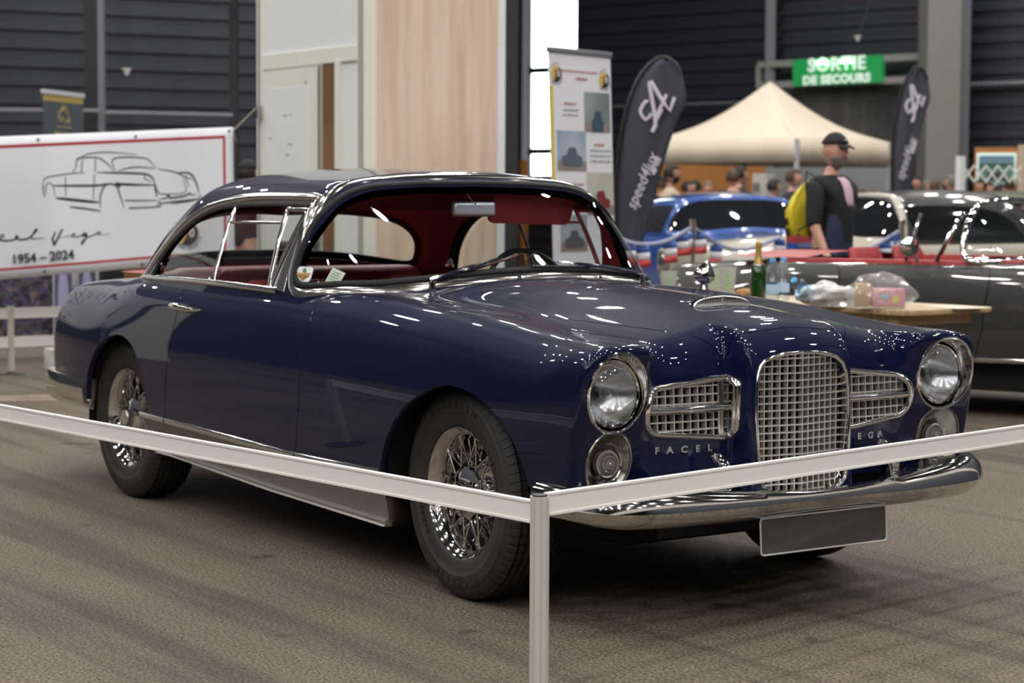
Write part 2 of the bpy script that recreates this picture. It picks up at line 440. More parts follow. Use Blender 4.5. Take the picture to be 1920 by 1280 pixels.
# openings in the nose
HL=(.679,.718); FOGC=(.683,.508)
def ell(cy,cz,ry,rz): return lambda x,y,z: np.where(x>.5,(np.hypot((Y(y)-cy)/ry,(z-cz)/rz)-1)*min(ry,rz),1.0)
B=clip(B,ell(*HL,.113,.117)); B=clip(B,ell(*FOGC,.088,.094))
_h=[(.192,.62),(.190,.70),(.183,.750),(.170,.778),(.148,.795),(.11,.806),(.06,.813)]; _g=[(.06,.384),(.11,.387),(.148,.396),(.170,.415),(.180,.45),(.188,.53)]
GR=[(x,z) for x,z in _g]+_h+[(0,.815)]+[(-x,z) for x,z in _h[::-1]]+[(-x,z) for x,z in _g[::-1]]+[(0,.383)]
SG=rnd_poly([(.219,.748),(.548,.712),(.548,.585),(.224,.556)],[.035,.10,.07,.04],8)
sdG=poly_sd(GR); sdS=poly_sd(SG); sdM=poly_sd(rnd_poly([(.12,.756),(.548,.712),(.548,.585),(.12,.548)],[0,.09,.06,0],8))
B=clip(B,lambda x,y,z: np.where(x>.55,-sdG(y,z),1.0)); B=clip(B,lambda x,y,z: np.where(x>.55,-sdS(Y(y),z),1.0))
# shut lines
xr=interp([.30,.379,.60,.72,.80,.84,.88,.91,.93,.95],[-2.12,-2.108,-2.055,-2.02,-1.998,-1.996,-2.004,-2.02,-2.035,-2.05])
xf=interp([.30,.348,.547,.853,.90,.92,.938,.95],[-1.01,-1.0,-.941,-.904,-.915,-.93,-.965,-1.0])
HP=rnd_poly([(-.56,-.655),(-.56,.655),(.07,.470),(.60,.345),(.688,.215),(.688,-.215),(.60,-.345),(.07,-.470)],[.05,.05,.2,.10,.08,.08,.10,.2],6)
sdH=poly_sd(HP); GAP=.003
side=lambda x,y,z,s: np.where(z<.86+.0*x,1,1)
inH=lambda x,y,z: np.where(z>.80,sdH(x,y),-.3)
bonnet=clip(B,lambda x,y,z: inH(x,y,z)-GAP*np.clip(1.3-x*1.2,.3,1)); rest=clip(B,lambda x,y,z: inH(x,y,z)+GAP*np.clip(1.3-x*1.2,.3,1),-1)
SC=rnd_poly([(.355,-.118),(.355,.118),(.435,.105),(.435,-.105)],[.01,.01,.03,.03]); sdC=poly_sd(SC)
panel('bonnet',bonnet,FB,MT['paint'],CAR,.02)
front=clip(rest,lambda x,y,z: x-xf(z)-GAP); mid=clip(clip(rest,lambda x,y,z: x-xf(z)+GAP,-1),lambda x,y,z: x-xr(z)-GAP); rear=clip(rest,lambda x,y,z: x-xr(z)+GAP,-1)
panel('front_wings',front,FB,MT['paint'],CAR,.028); panel('rear_body',rear,FB,MT['paint'],CAR,.028)
DOOR={}
for s,nm in ((-1,'door'),(1,'door')):
    m=clip(mid,lambda x,y,z: y*s)
    DOOR[s]=panel(nm,m,FB,MT['paint'],CAR,.022)
# roof with glass openings
SH=[(-2.42,.955),(-2.36,1.06),(-2.26,1.15),(-2.15,1.208),(-2.0,1.247),(-1.8,1.262),(-1.5,1.266),(-1.30,1.264),(-1.185,1.257),(-1.188,1.15),(-1.262,.985),(-1.27,.955)]
SH=rnd_poly(SH,[.0,.05,.1,.1,.1,.1,.1,.05,.015,.05,.02,0],3)
sdSide=poly_sd(SH)
RW=rnd_poly([(0,1.035),(-.20,1.034),(-.40,1.022),(-.53,1.004),(-.64,.980),(-.672,.978),(-.668,1.02),(-.645,1.10),(-.60,1.16),(-.52,1.213),(-.40,1.245),(0,1.252),(.40,1.245),(.52,1.213),(.60,1.16),(.645,1.10),(.668,1.02),(.672,.978),(.64,.980),(.53,1.004),(.40,1.022),(.20,1.034)],.04,3)
sdR=poly_sd(RW)
ztop=interp([0,.25,.45,.507,.56,.60,.65,.70,.80],[1.334,1.330,1.318,1.305,1.285,1.262,1.215,1.16,1.10])
zbot=interp([0,.27,.46,.6,.76,.9],[1.034,1.021,1.000,.983,.974,.974])
def smin(a,b,k): return -smax(-a,-b,k)
def WSF(x,y,z): return smin(smin(x+1.112,ztop(Y(y))-z,.05),z-zbot(Y(y)),.04)
G0=shell(FG,((-3.5,-.35),(-1.0,1.0),(.87,1.6)),((-2.3,-1.35),(-.25,.25),(.87,1.10)),np.linspace(0,1,190),np.linspace(0,1,110),np.linspace(0,1,60))
atrear=lambda x: (x<-2.1)
hside=lambda x,y,z: np.where((Y(y)>.5),sdSide(x,z),-1.0)
hrear=lambda x,y,z: np.where(x<-2.1,np.minimum(sdR(y,z),(-2.43+.35*(z-.95)-x)*2.0),-1.0)
def onside(x,y,z): return sdSide(x,z)-np.where(Y(y)>.5,0,9)
# classify side by surface: side opening only where the skin faces sideways
shellG=clip(G0,lambda x,y,z: -WSF(x,y,z)); ws=clip(G0,WSF)
shellG=clip(shellG,lambda x,y,z: -hside(x,y,z)); sideg=clip(G0,hside)
shellG=clip(shellG,lambda x,y,z: -hrear(x,y,z)); rw=clip(G0,hrear)
paint=clip(shellG,lambda x,y,z: z-.872)
roof=panel('roof',paint,FG,MT['paint'],CAR,.004)
inner=clip(shellG,lambda x,y,z:z-1.262); panel('headliner',inner,FG,MT['headliner'],CAR,-.028,off=-.034)
inner=clip(shellG,lambda x,y,z:z-1.262,-1); panel('pillar_trim',inner,FG,MT['redtrim'],CAR,-.028,off=-.034)
panel('windscreen',ws,FG,MT['glass'],CAR,0); panel('rear_window',rw,FG,MT['glass'],CAR,0)
QG=rnd_poly([(-2.33,.955),(-2.275,1.05),(-2.18,1.14),(-2.06,1.20),(-1.93,1.236),(-1.80,1.246),(-1.79,.955)],[0,.04,.08,.08,.08,0,0],3)
DG=[(-1.782,.955),(-1.782,1.188),(-1.345,1.192),(-1.30,.955)]
VG=[(-1.305,.955),(-1.34,1.25),(-1.19,1.25),(-1.20,1.15),(-1.27,.955)]
for s in (-1,1):
    for nm,pg in (('quarter_window',QG),('door_window',DG),('vent_window',VG)):
        sd=poly_sd(pg); m=clip(clip(G0,lambda x,y,z: np.where(y*s>.5,sd(x,z),-1.0)),lambda x,y,z:z-.95)
        panel(nm,m,FG,MT['glass'],CAR,0,off=-.012)
# mouldings laid on the glasshouse
def sidept(x,z,s,F=FG):
    lo=0.0;hi=1.2
    for _ in range(30):
        m=(lo+hi)/2
        if F(np.array([x]),np.array([m*s]),np.array([z]))[0]>0: hi=m
        else: lo=m
    return (x,s*lo,z)
def frontpt(y,z,F=FG,sgn=1,x0=-.9,x1=1.3):
    lo,hi=(x0,x1)
    for _ in range(30):
        m=(lo+hi)/2
        if F(np.array([m]),np.array([y]),np.array([z]))[0]>0: hi=m
        else: lo=m
    return (lo,y,z)
def resample(pts,closed,step=.016):
    P=np.array([tuple(p) for p in pts],float); Q=np.vstack([P,P[:1]]) if closed else P
    L=np.r_[0,np.cumsum(np.linalg.norm(np.diff(Q,axis=0),axis=1))]; n=max(4,int(L[-1]/step)); t=np.linspace(0,L[-1],n+1)
    if closed: t=t[:-1]
    return np.stack([np.interp(t,L,Q[:,k]) for k in range(3)],1)
def mould(name,pts,F,w,h,mt,closed=False,parent=CAR,off=0):
    n0=len(pts); pts=resample(pts,closed)
    if hasattr(w,'__len__'): w=list(np.interp(np.linspace(0,1,len(pts)),np.linspace(0,1,n0),w))
    P,N=onto(F,pts)
    for _ in range(10):
        Q=(np.roll(P,1,0)+np.roll(P,-1,0))*.25+P*.5
        if not closed: Q[0]=P[0];Q[-1]=P[-1]
        P,N=onto(F,Q)
    P=P+N*off; mb=MB(); mb.ribbon([Vector(p) for p in P],[Vector(n) for n in N],w,h,closed); return mb.obj(name,mt,parent,smooth=50)
for s in (-1,1):
    rail=smooth_path([sidept(x,z,s) for x,z in [(-2.50,.950),(-2.43,1.02),(-2.35,1.09),(-2.22,1.182),(-2.06,1.245),(-1.9,1.273),(-1.7,1.288),(-1.48,1.292),(-1.27,1.289),(-1.17,1.284)]],6)
    mould('drip_rail',rail,FG,.034,.012,MT['trim'])
    rub=smooth_path([sidept(x,z,s) for x,z in [(-2.40,.96),(-2.335,1.06),(-2.22,1.15),(-2.09,1.214),(-1.93,1.25),(-1.75,1.262),(-1.5,1.266),(-1.3,1.265),(-1.20,1.263)]],6)
    mould('window_seal',rub,FG,.032,.006,MT['rubber'],off=-.003)
    ap=smooth_path([sidept(x,z,s) for x,z in [(-1.215,.945),(-1.212,.99),(-1.193,1.06),(-1.172,1.15),(-1.163,1.22),(-1.168,1.285)]],6)
    mould('pillar_moulding',ap,FG,[.095-.045*min(1,i/12) for i in range(len(ap))],.009,MT['trim'])
    belt=smooth_path([sidept(x,z,s) for x,z in [(-2.56,.945),(-2.3,.951),(-2.0,.954),(-1.7,.952),(-1.4,.948),(-1.22,.944)]],5)
    mould('waist_moulding',belt,FG,.026,.012,MT['trim'])
    for nm,a,b,w in (('window_frame',(-1.80,1.247),(-1.778,.955),.016),('window_frame',(-1.352,1.25),(-1.298,.955),.026),('window_frame',(-1.80,1.19),(-1.35,1.193),.010),('window_frame',(-1.35,1.243),(-1.19,1.243),.018),('window_frame',(-1.198,1.235),(-1.285,.965),.014)):
        pts=[sidept(a[0]+(b[0]-a[0])*t/8,a[1]+(b[1]-a[1])*t/8,s) for t in range(9)]
        mould(nm,pts,FG,w,.010,MT['chrome'],off=-.006)
    c=sidept(-2.40,.985,s); MB().box((c[0]-.03,c[1]-s*.03-.012,c[2]-.02),(c[0]+.03,c[1]-s*.03+.012,c[2]+.03)).obj('window_catch',MT['chrome'],CAR,bevel=.006)
    c=sidept(-1.80,.962,s); MB().lathe([(.001,0),(.007,.002),(.008,.012),(.004,.024),(.001,.026)],T(c[0],c[1]+s*.004,c[2]-.012)).obj('window_peg',MT['chrome'],CAR)
# windscreen surround: gasket and chrome, closed loop at WSF=0
def wsloop(e,eb=None):
    eb=e if eb is None else eb
    pts=[]
    ys=np.linspace(-.62,.62,33)
    for yy in ys:                     # bottom, near side to far side
        pts.append(frontpt(yy,float(zbot(abs(yy)))-eb,x0=-1.5,x1=0))
    side=[(-1.0-.5*e,.972-(e+eb)/2),(-1.07-e,.978-e),(-1.112-e*.9,1.005-e*.3),(-1.112-e,1.05),(-1.112-e,1.13),(-1.112-e,1.19),(-1.105-e,1.235+.2*e)]
    far=[sidept(x,z,1) for x,z in side]; near=[sidept(x,z,-1) for x,z in side]
    top=[frontpt(yy,float(ztop(abs(yy)))+e,x0=-1.6,x1=0) for yy in np.linspace(.56,-.56,31)]
    return pts+far+top+near[::-1]
W0=wsloop(.010,.003); W1=wsloop(.036,.026)
mould('windscreen_gasket',smooth_path(W0,2,True),FG,.028,.012,MT['rubber'],True)
mould('windscreen_surround',smooth_path(W1,2,True),FG,.036,.009,MT['trim'],True)
# rear window rubber and chrome
rwp=[]
for y_,z_ in RW:
    lo,hi=-3.4,-2.0
    for _ in range(30):
        m=(lo+hi)/2
        if FG(np.array([m]),np.array([y_]),np.array([z_]))[0]>0: lo=m
        else: hi=m
    rwp.append((lo,y_,z_))
mould('rear_window_gasket',smooth_path(rwp,2,True),FG,.035,.010,MT['rubber'],True)
mould('rear_window_gasket',smooth_path(rwp,2,True),FG,.03,.006,MT['rubber'],True,off=-.04)
# cowl strip under the screen
mould('cowl_moulding',smooth_path([frontpt(yy,float(zbot(abs(yy)))-.062,x0=-1.5,x1=0) for yy in np.linspace(-.70,.70,30)],2),FG,.020,.012,MT['chrome'])
# ---- sills and trim
for s in (-1,1):
    P=[sidept(x,np.interp(x,[-2.36,-1.0,-.39],[.389,.358,.367]),s,FB) for x in np.linspace(-2.34,-.395,401)]
    for a,b in ((0,49),(50,277),(278,401)):
        mould('sill_moulding',P[a:b:4]+[P[b-1]],FB,.030,.010,MT['chrome'])
    G=[]
    for x in np.linspace(-2.35,-.40,50):
        zt=np.interp(x,[-2.36,-1.0,-.39],[.376,.345,.352]); zb=np.interp(x,[-2.2,-1.3,-.46],[.232,.196,.178]); y0=abs(sidept(x,.36,s,FB)[1])-.004
        k=max(0,(x+.60)/.20)**2.2; row=[]
        for t in np.linspace(0,1,14):
            z=zt+(zb-zt)*t; xx=x-.065*k*t
            row.append((xx,s*(y0-.03*math.sin(t*PI*.8)-.055*t*t+(.022 if t>.96 else 0)),z-(.006 if t>.97 else 0)))
        row.append((row[-1][0],s*(abs(row[-1][1])-.05),row[-1][2]-.004))
        G.append(row)
    MB().grid(G).obj('sill_panel',MT['sill'],CAR,smooth=60)
    e=G[-1]; mb=MB(); mb.grid([[p for p in e],[(p[0]+.012,p[1]*.97,p[2]) for p in e],[(p[0]+.0,p[1]*.86,p[2]) for p in e]]); mb.obj('sill_end',MT['satin'],CAR,smooth=60)
    mb=MB(); mb.tube([(r[12][0],r[12][1]+s*.004,r[12][2]-.004) for r in G],.011,8); mb.obj('sill_bead',MT['sill'],CAR)
# ---- wheels
def tyre_nodes():
    m=MT['tyre']; nt=m.node_tree; b=nt.nodes['Principled BSDF']; L=nt.links
    tc=add(nt,'ShaderNodeTexCoord'); sp=add(nt,'ShaderNodeSeparateXYZ'); L.new(tc.outputs['Object'],sp.inputs[0])
    at2=add(nt,'ShaderNodeMath',operation='ARCTAN2'); L.new(sp.outputs[2],at2.inputs[0]); L.new(sp.outputs[0],at2.inputs[1])
    def mth(op,a,bv):
        n=add(nt,'ShaderNodeMath',operation=op)
        for i,v in enumerate((a,bv)):
            if v is None: continue
            if isinstance(v,(int,float)): n.inputs[i].default_value=v
            else: L.new(v,n.inputs[i])
        return n.outputs[0]
    ab=mth('ABSOLUTE',sp.outputs[1],None); sk=mth('MULTIPLY',ab,22.0); an=mth('ADD',mth('MULTIPLY',at2.outputs[0],74.0),sk)
    w_=add(nt,'ShaderNodeMath',operation='MULTIPLY_ADD',use_clamp=True); w_.inputs[1].default_value=2.6; w_.inputs[2].default_value=2.0; L.new(mth('SINE',an,None),w_.inputs[0]); w=w_.outputs[0]
    r2=mth('SQRT',mth('ADD',mth('MULTIPLY',sp.outputs[0],sp.outputs[0]),mth('MULTIPLY',sp.outputs[2],sp.outputs[2])),None)
    inr=mth('LESS_THAN',r2,.322); h=mth('MAXIMUM',w,inr)
    bp=add(nt,'ShaderNodeBump'); bp.inputs['Strength'].default_value=1; bp.inputs['Distance'].default_value=.012
    L.new(h,bp.inputs['Height']); L.new(bp.outputs[0],b.inputs['Normal'])
tyre_nodes()
def wheel(x,ycen,s,steer=0,det=True):
    """built about its own centre, axle along local y, outer face at local -y; s=-1 right side of the car"""
    Mx=Matrix.Rotation(PI/2,4,'X')   # local z -> -y
    w=.098
    rim=MB(); prof=[(.186,-.07),(.182,-.02),(.172,.01),(.176,.035),(.186,.055),(.190,.066),(.197,.072),(.2075,.079),(.2115,.084),(.2125,.079),(.208,.070)]
    rim.lathe(prof,Mx,64,cap=False); rim.lathe([(.16,-.05),(.186,-.07)],Mx,64,cap=False)
    o=rim.obj('wheel',MT['chrome'],CAR,smooth=50,fix=False)
    o.location=(x,ycen,.3435); o.rotation_euler=(0,0,(0 if s<0 else PI)+steer)
    tp=[(.206,.072),(.214,.085),(.225,.091),(.245,.0965),(.262,.1005),(.264,.1025),(.285,.1035),(.300,.1025),(.302,.1005),(.312,.098),(.322,.093),(.331,.086),(.337,.079)]
    gro=[]
    for a in (.066,.040,.013,-.013,-.040,-.066):
        gro+=[(.3405+.003*(1-(a/.09)**2),a+.004),(.334,a+.0035),(.334,a-.0035),(.3405+.003*(1-(a/.09)**2),a-.004)]
    full=tp+gro+[(r,-h) for r,h in tp[::-1]]
    ty=MB(); ty.lathe(full,Mx,96,cap=False)
    if det:
        for wd,a0,st,sz,rr in (('MICHELIN',90,-7.5,.030,.283),('MICHELIN',268,-7.5,.030,.283),('HARMONY',22,-5,.016,.240),('HARMONY',200,-5,.016,.240)):
            for i,chh in enumerate(wd):
                a=R_(a0+(i-len(wd)/2)*st); c=Vector((rr*math.cos(a),-(.1038 if rr>.25 else .0962),rr*math.sin(a))); rad=Vector((math.cos(a),0,math.sin(a))); tang=Vector((0,-1,0)).cross(rad)*-1
                xa=rad.cross(Vector((0,-1,0)))
                text(chh,sz,.0045,frame(c,xa if False else Vector((math.sin(a),0,-math.cos(a))),rad),ty,bold=.001)
    ty.obj('tyre',MT['tyre'],o,smooth=40,fix=False)
    hub=MB(); hub.lathe([(.11,-.045),(.10,.0),(.078,.02),(.070,.045),(.068,.052),(.0,.054)],Mx,40,cap=False); hub.obj('hub',MT['chrome'],o,smooth=40,fix=False)
    nut=MB()
    for k,(r,h) in enumerate([(.062,.05),(.066,.058),(.060,.068)]): pass
    n=8; rings=[(.090,.050),(.088,.064),(.070,.074),(.036,.078),(.036,.098),(.032,.103),(.0,.104)]
    nut.lathe(rings[:4],Mx@Matrix.Rotation(.2,4,'Z'),8,cap=False); nut.lathe(rings[3:],Mx,24,cap=False)
    for k in range(3):
        a=2*PI*k/3+.5; nut.bar((.022*math.cos(a),-.092,.022*math.sin(a)),(.072*math.cos(a),-.080,.072*math.sin(a)),.020,.014,up=(0,1,0))
    nut.obj('knock_off_nut',MT['chrome'],o,smooth=30,fix=False)
    if det:
        protos=[]
        for k,(r0,h0,a0,r1,h1,a1) in enumerate([(.082,.050,0,.187,.048,20),(.082,.050,7.5,.187,.048,-12.5),(.098,.004,0,.180,.012,16),(.098,.004,7.5,.180,.012,-8.5)]):
            A=Vector((r0*math.cos(R_(a0)),-h0,r0*math.sin(R_(a0)))); Bv=Vector((r1*math.cos(R_(a1)),-h1,r1*math.sin(R_(a1))))
            mb=MB(); d=(Bv-A).normalized(); mb.tube([A,Bv-d*.022],.0032,6); mb.tube([Bv-d*.024,Bv],.0058,6)
            protos.append((mb,k))
        for mb,k in protos:
            base=mb.obj('spoke',MT['chrome'],o,smooth=50)
            nn=12 if k<2 else 12
            for j in range(1,nn):
                c=base.copy(); C.objects.link(c); c.parent=o; c.rotation_euler=(0,2*PI*j/nn,0)
    bd=MB(); bd.lathe([(.165,-.09),(.165,-.062),(.0,-.06)],Mx,32,cap=False); bd.obj('brake_drum',MT['black'],o,smooth=40,fix=False)
    return o
wheel(0,-.680,-1,R_(-2)); wheel(-2.633,-.680,-1); wheel(0,.680,1,R_(-2),False); wheel(-2.633,.680,1,0,False)
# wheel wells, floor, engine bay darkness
for cx,rr in ((.03,.44),(-2.61,.37)):
    for s in (-1,1):
        g=[]; mb=MB()
        for y in (.80,.42):
            g.append([(cx+rr*math.cos(a),s*y,.30+rr*math.sin(a)) for a in np.linspace(-.05,PI+.05,20)])
        mb.grid(g); mb.add([(cx-rr,s*.42,.3),(cx+rr,s*.42,.3),(cx+rr,s*.42,.74),(cx-rr,s*.42,.74)],[(0,1,2,3)]); mb.obj('wheel_arch_liner',MT['dark'],CAR,smooth=30,fix=False)

mb=MB(); mb.box((-2.2,-.72,.26),(-.46,.72,.34)); mb.box((-3.5,-.42,.30),(.55,.42,.38)); mb.box((-.42,-.40,.24),(.55,.40,.40))
mb.obj('underbody',MT['dark'],CAR)
mb=MB(); mb.tube([(.2,-.25,.22),(-.6,-.35,.2),(-2.2,-.35,.22)],.035,10); mb.obj('exhaust_pipe',mat('rusty_steel',(.10,.05,.03),rough=.8),CAR)
mb=MB(); mb.tube([(.35,-.72,.30),(.30,-.3,.20),(.30,.3,.20),(.35,.6,.26)],.022,8); mb.tube([(.48,-.25,.27),(.48,.22,.27)],.035,10); mb.obj('front_axle',MT['black'],CAR)
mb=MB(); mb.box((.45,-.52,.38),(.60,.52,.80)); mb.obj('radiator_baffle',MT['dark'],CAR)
# ---- headlamps and fog lamps
MT['lens']=glassmat('lamp_lens',(.93,.95,.97),ior=1.6)
def lensbump(m,sc):
    nt=m.node_tree; tc=add(nt,'ShaderNodeTexCoord'); wv=add(nt,'ShaderNodeTexWave'); wv.inputs['Scale'].default_value=sc; wv.bands_direction='Y'
    bp=add(nt,'ShaderNodeBump'); bp.inputs['Strength'].default_value=.8; bp.inputs['Distance'].default_value=.004
    nt.links.new(tc.outputs['Object'],wv.inputs[0]); nt.links.new(wv.outputs[0],bp.inputs['Height'])
    for n in nt.nodes:
        if n.bl_idname in('ShaderNodeBsdfGlossy','ShaderNodeLayerWeight'): nt.links.new(bp.outputs[0],n.inputs['Normal'])
lensbump(MT['lens'],70)
MT['reflector']=mat('lamp_reflector',(.62,.64,.66),rough=.22,metal=1)
MT['foglens']=mat('fog_lens',(.22,.21,.20),rough=.08,coat=1,metal=.5)
def ring_on(cy,cz,ry,rz,n=56,F=FB): return [frontpt(cy+ry*math.cos(2*PI*k/n),cz+rz*math.sin(2*PI*k/n),F) for k in range(n)]
for s in (-1,1):
    P=ring_on(s*HL[0],HL[1],.1135,.1185); 
    mb=MB(); mb.tube(P,.0055,8,closed=True)
    q=[Vector(p) for p in P]; cx=.690
    tl=[Vector((p.x-.028,s*HL[0]+(p.y-s*HL[0])*.90,HL[1]-.002+(p.z-HL[1])*.90)) for k,p in enumerate(q)]
    t2=[Vector((p.x-.045,s*HL[0]+(p.y-s*HL[0])*.86,HL[1]-.002+(p.z-HL[1])*.86)) for p in q]
    mb.grid([q+[q[0]],[a.lerp(b,.5)+Vector((-.004,0,0)) for a,b in zip(q,tl)]+[q[0].lerp(tl[0],.5)+Vector((-.004,0,0))],tl+[tl[0]],t2+[t2[0]]])
    hb=mb.obj('headlamp',MT['chrome'],CAR,smooth=40,fix=False)
    Mh=T(.668,s*(HL[0]+.0),HL[1]-.004)@Matrix.Rotation(R_(86),4,'Y')
    MB().lathe([(.0975,0),(.101,.006),(.101,.014),(.095,.019),(.091,.016)],Mh,48,cap=False).obj('lamp_rim',MT['chrome'],hb,smooth=50,fix=False)
    MB().lathe([(.093,.012),(.088,.020),(.070,.030),(.045,.037),(.02,.040),(0,.041)],Mh,48,cap=False).obj('lens',MT['lens'],hb,fix=False)
    MB().lathe([(.093,.010),(.080,-.012),(.060,-.032),(.035,-.045),(.015,-.048),(.0,-.048)],Mh,48,cap=False).obj('reflector',MT['reflector'],hb,fix=False)
    MB().lathe([(.0,.006),(.014,.003),(.018,-.008),(.016,-.03)],Mh,20,cap=False).obj('bulb_shield',MT['chrome'],hb,fix=False)
    # fog lamp
    P=ring_on(s*FOGC[0],FOGC[1],.0885,.0945); mb=MB(); mb.tube(P,.0045,8,closed=True); q=[Vector(p) for p in P]
    t1=[Vector((p.x-.018,s*FOGC[0]+(p.y-s*FOGC[0])*.80,FOGC[1]+(p.z-FOGC[1])*.80)) for p in q]; t2=[Vector((p.x-.030,s*FOGC[0]+(p.y-s*FOGC[0])*.66,FOGC[1]+(p.z-FOGC[1])*.66)) for p in q]; t3=[Vector((.625,s*FOGC[0]+(p.y-s*FOGC[0])*.1,FOGC[1]+(p.z-FOGC[1])*.1)) for p in q]
    mb.grid([q+[q[0]],t1+[t1[0]],t2+[t2[0]],t3+[t3[0]]])
    fb=mb.obj('fog_lamp',MT['satin'],CAR,smooth=40,fix=False)
    Mf=T(.643,s*(FOGC[0]-.002),FOGC[1]-.002)@Matrix.Rotation(PI/2,4,'Y')
    MB().lathe([(.062,-.012),(.064,.004),(.060,.012),(.054,.008),(.052,.0)],Mf,40,cap=False).obj('lamp_rim',MT['chrome'],fb,smooth=50,fix=False)
    MB().lathe([(.037,-.004),(.038,.014),(.035,.024),(.031,.026),(.029,.022),(.026,.030),(.021,.032),(.019,.029),(.015,.036),(.010,.037),(.008,.034),(.004,.039),(0,.040)],Mf,40,cap=False).obj('lens',MT['foglens'],fb,smooth=40,fix=False)
    MB().lathe([(.037,.010),(.042,.016),(.041,.022),(.036,.022)],Mf,40,cap=False).obj('lens_bezel',MT['chrome'],fb,smooth=50,fix=False)
# ---- grilles
MT['gbar']=mat('grille_bar',(.74,.72,.67),rough=.28,metal=.7)
def xfold(y,z): return float(XF(np.array([abs(y)]),np.array([z]))[0])
def gsurf(y,z): return .760-.16*abs(y)+.02*(.6-z)*.5
def grille(sd,ylim,zlim,dy,dz,xs,y0=0,z0=0,sgn=1,t=.0042,dep=.018):
    mb=MB(); 
    def inside(y,z): return sd(np.array([sgn*y if sgn<0 else y]),np.array([z]))[0]>-.004
    ys=np.arange(ylim[0]+y0,ylim[1],dy); zs=np.arange(zlim[0]+z0,zlim[1],dz)
    for y in ys:
        run=[z for z in np.linspace(zlim[0],zlim[1],80) if inside(y,z)]
        if len(run)>2:
            P=[(xs(y,z),y,z) for z in np.linspace(run[0],run[-1],9)]
            mb.grid([[(x,yy+a,z) for x,yy,z in P] for a in(-t/2,t/2)]); mb.grid([[(x-b,yy+a,z) for x,yy,z in P] for b,a in((0,-t/2),(dep,-t/2))]); mb.grid([[(x-b,yy+a,z) for x,yy,z in P] for b,a in((0,t/2),(dep,t/2))])
    for z in zs:
        run=[y for y in np.linspace(ylim[0],ylim[1],120) if inside(y,z)]
        if len(run)>2:
            yy=sorted(set(list(np.linspace(run[0],run[-1],15))+([0.0] if run[0]<0<run[-1] else [])))
            P=[(xs(y,z)+.0008,y,z) for y in yy]
            mb.grid([[(x,y,zz+a) for x,y,zz in P] for a in(-t/2,t/2)]); mb.grid([[(x-b,y,zz+a) for x,y,zz in P] for b,a in((0,-t/2),(dep,-t/2))]); mb.grid([[(x-b,y,zz+a) for x,y,zz in P] for b,a in((0,t/2),(dep,t/2))])
    return mb
grille(sdG,(-.2,.2),(.375,.83),.0275,.0228,gsurf,y0=.2-.0275*7+.0,z0=.012).obj('radiator_grille',MT['gbar'],CAR,smooth=False,fix=False)
def onnose(poly,e=0): return [frontpt(y,z,FB,x0=.3,x1=1.2) for y,z in poly]
P=smooth_path(onnose(GR),1,True); mb=MB(); mb.tube(P,.0065,8,closed=True); mb.grid([[p for p in P]+[P[0]],[Vector((gsurf(p.y,p.z)-.012,p.y*.985,p.z)) for p in P]+[Vector((gsurf(P[0].y,P[0].z)-.012,P[0].y*.985,P[0].z))]]); mb.obj('grille_surround',MT['chrome'],CAR,smooth=50,fix=False)
for s in (-1,1):
    xs=lambda y,z: xfold(.32,z)-.007-.10*max(0,abs(y)-.40)
    sg=grille(lambda y,z: sdM(s*y,z),(min(s*.13,s*.57),max(s*.13,s*.57)),(.545,.76),.0300,.0262,xs,y0=.015,z0=.018,t=.0042,dep=.02)
    sgo=sg.obj('side_grille',MT['gbar'],CAR,smooth=False,fix=False)
    P=[Vector(p) for p in onnose([(s*y,z) for y,z in SG])]; mb=MB()
    wd=[.012+.010*(1 if abs(p.y)<.26 else 0) for p in P]
    for p in P: p.x+=.002
    mb.tube(P,.0105,8,closed=True); mb.tube([(xfold(.36,.652)+.004-.10*max(0,y-.40),s*y,.652) for y in np.linspace(.235,.54,10)],.013,8)
    inn=[p for p in P if abs(p.y)<.26]; hh=len(inn)//2; inn=inn[hh:]+inn[:hh]; mb.tube([Vector((p.x-.010,s*(abs(p.y)+.004),p.z)) for p in inn],.013,8)
    mb.obj('side_grille_surround',MT['chrome'],CAR,smooth=50)
# letters
for word,s,y0,y1 in (('FACEL',-1,.500,.312),('VEGA',1,.262,.412)):
    n=len(word)
    for i,chh in enumerate(word):
        y=s*(y0+(y1-y0)*i/(n-1)); z=.528+(.004*(s<0)); p=Vector(frontpt(y,z,FB,x0=.3,x1=1.2)); nr=Vector(grad(FB,np.array([p]))[0])
        ya=Vector((0,0,1)); xa=ya.cross(nr)
        text(chh,.028,.006,frame(p+nr*.002,xa,nr.cross(xa)),bold=.0012,xs=1.15).obj('badge_letter',MT['letter'],CAR,smooth=False,fix=False)
# ---- bumpers
def sweep(name,path,sec,mt,ends=True):
    """path [(x,y)] plan line, sec [(out,z)]"""
    P=[Vector((x,y,0)) for x,y in path]; N=len(P); rows=[]
    for i in range(N):
        t=(P[min(i+1,N-1)]-P[max(i-1,0)]).normalized(); nrm=Vector((t.y,-t.x,0))
        f=1.0 if not ends else min(1,(.35+min(i,N-1-i)/3)); rows.append([(P[i]+nrm*o*1.0+Vector((0,0,z))) for o,z in sec(i/(N-1))])
    mb=MB(); mb.grid(rows); mb.add(rows[0],[tuple(range(len(rows[0])))]); mb.add(rows[-1],[tuple(range(len(rows[-1])))]);
    o=mb.obj(name,mt,CAR,smooth=40,fix=False); return o
half=[(0,.895),(.12,.897),(.30,.902),(.45,.896),(.58,.880),(.68,.853),(.755,.812),(.805,.758),(.832,.690),(.845,.620),(.848,.56),(.846,.495)]
fp=[(x,-y) for y,x in half[::-1]]+[(x,y) for y,x in half[1:]]
fp=[(p.x,p.y) for p in smooth_path([(x,y,0) for x,y in fp],4)]
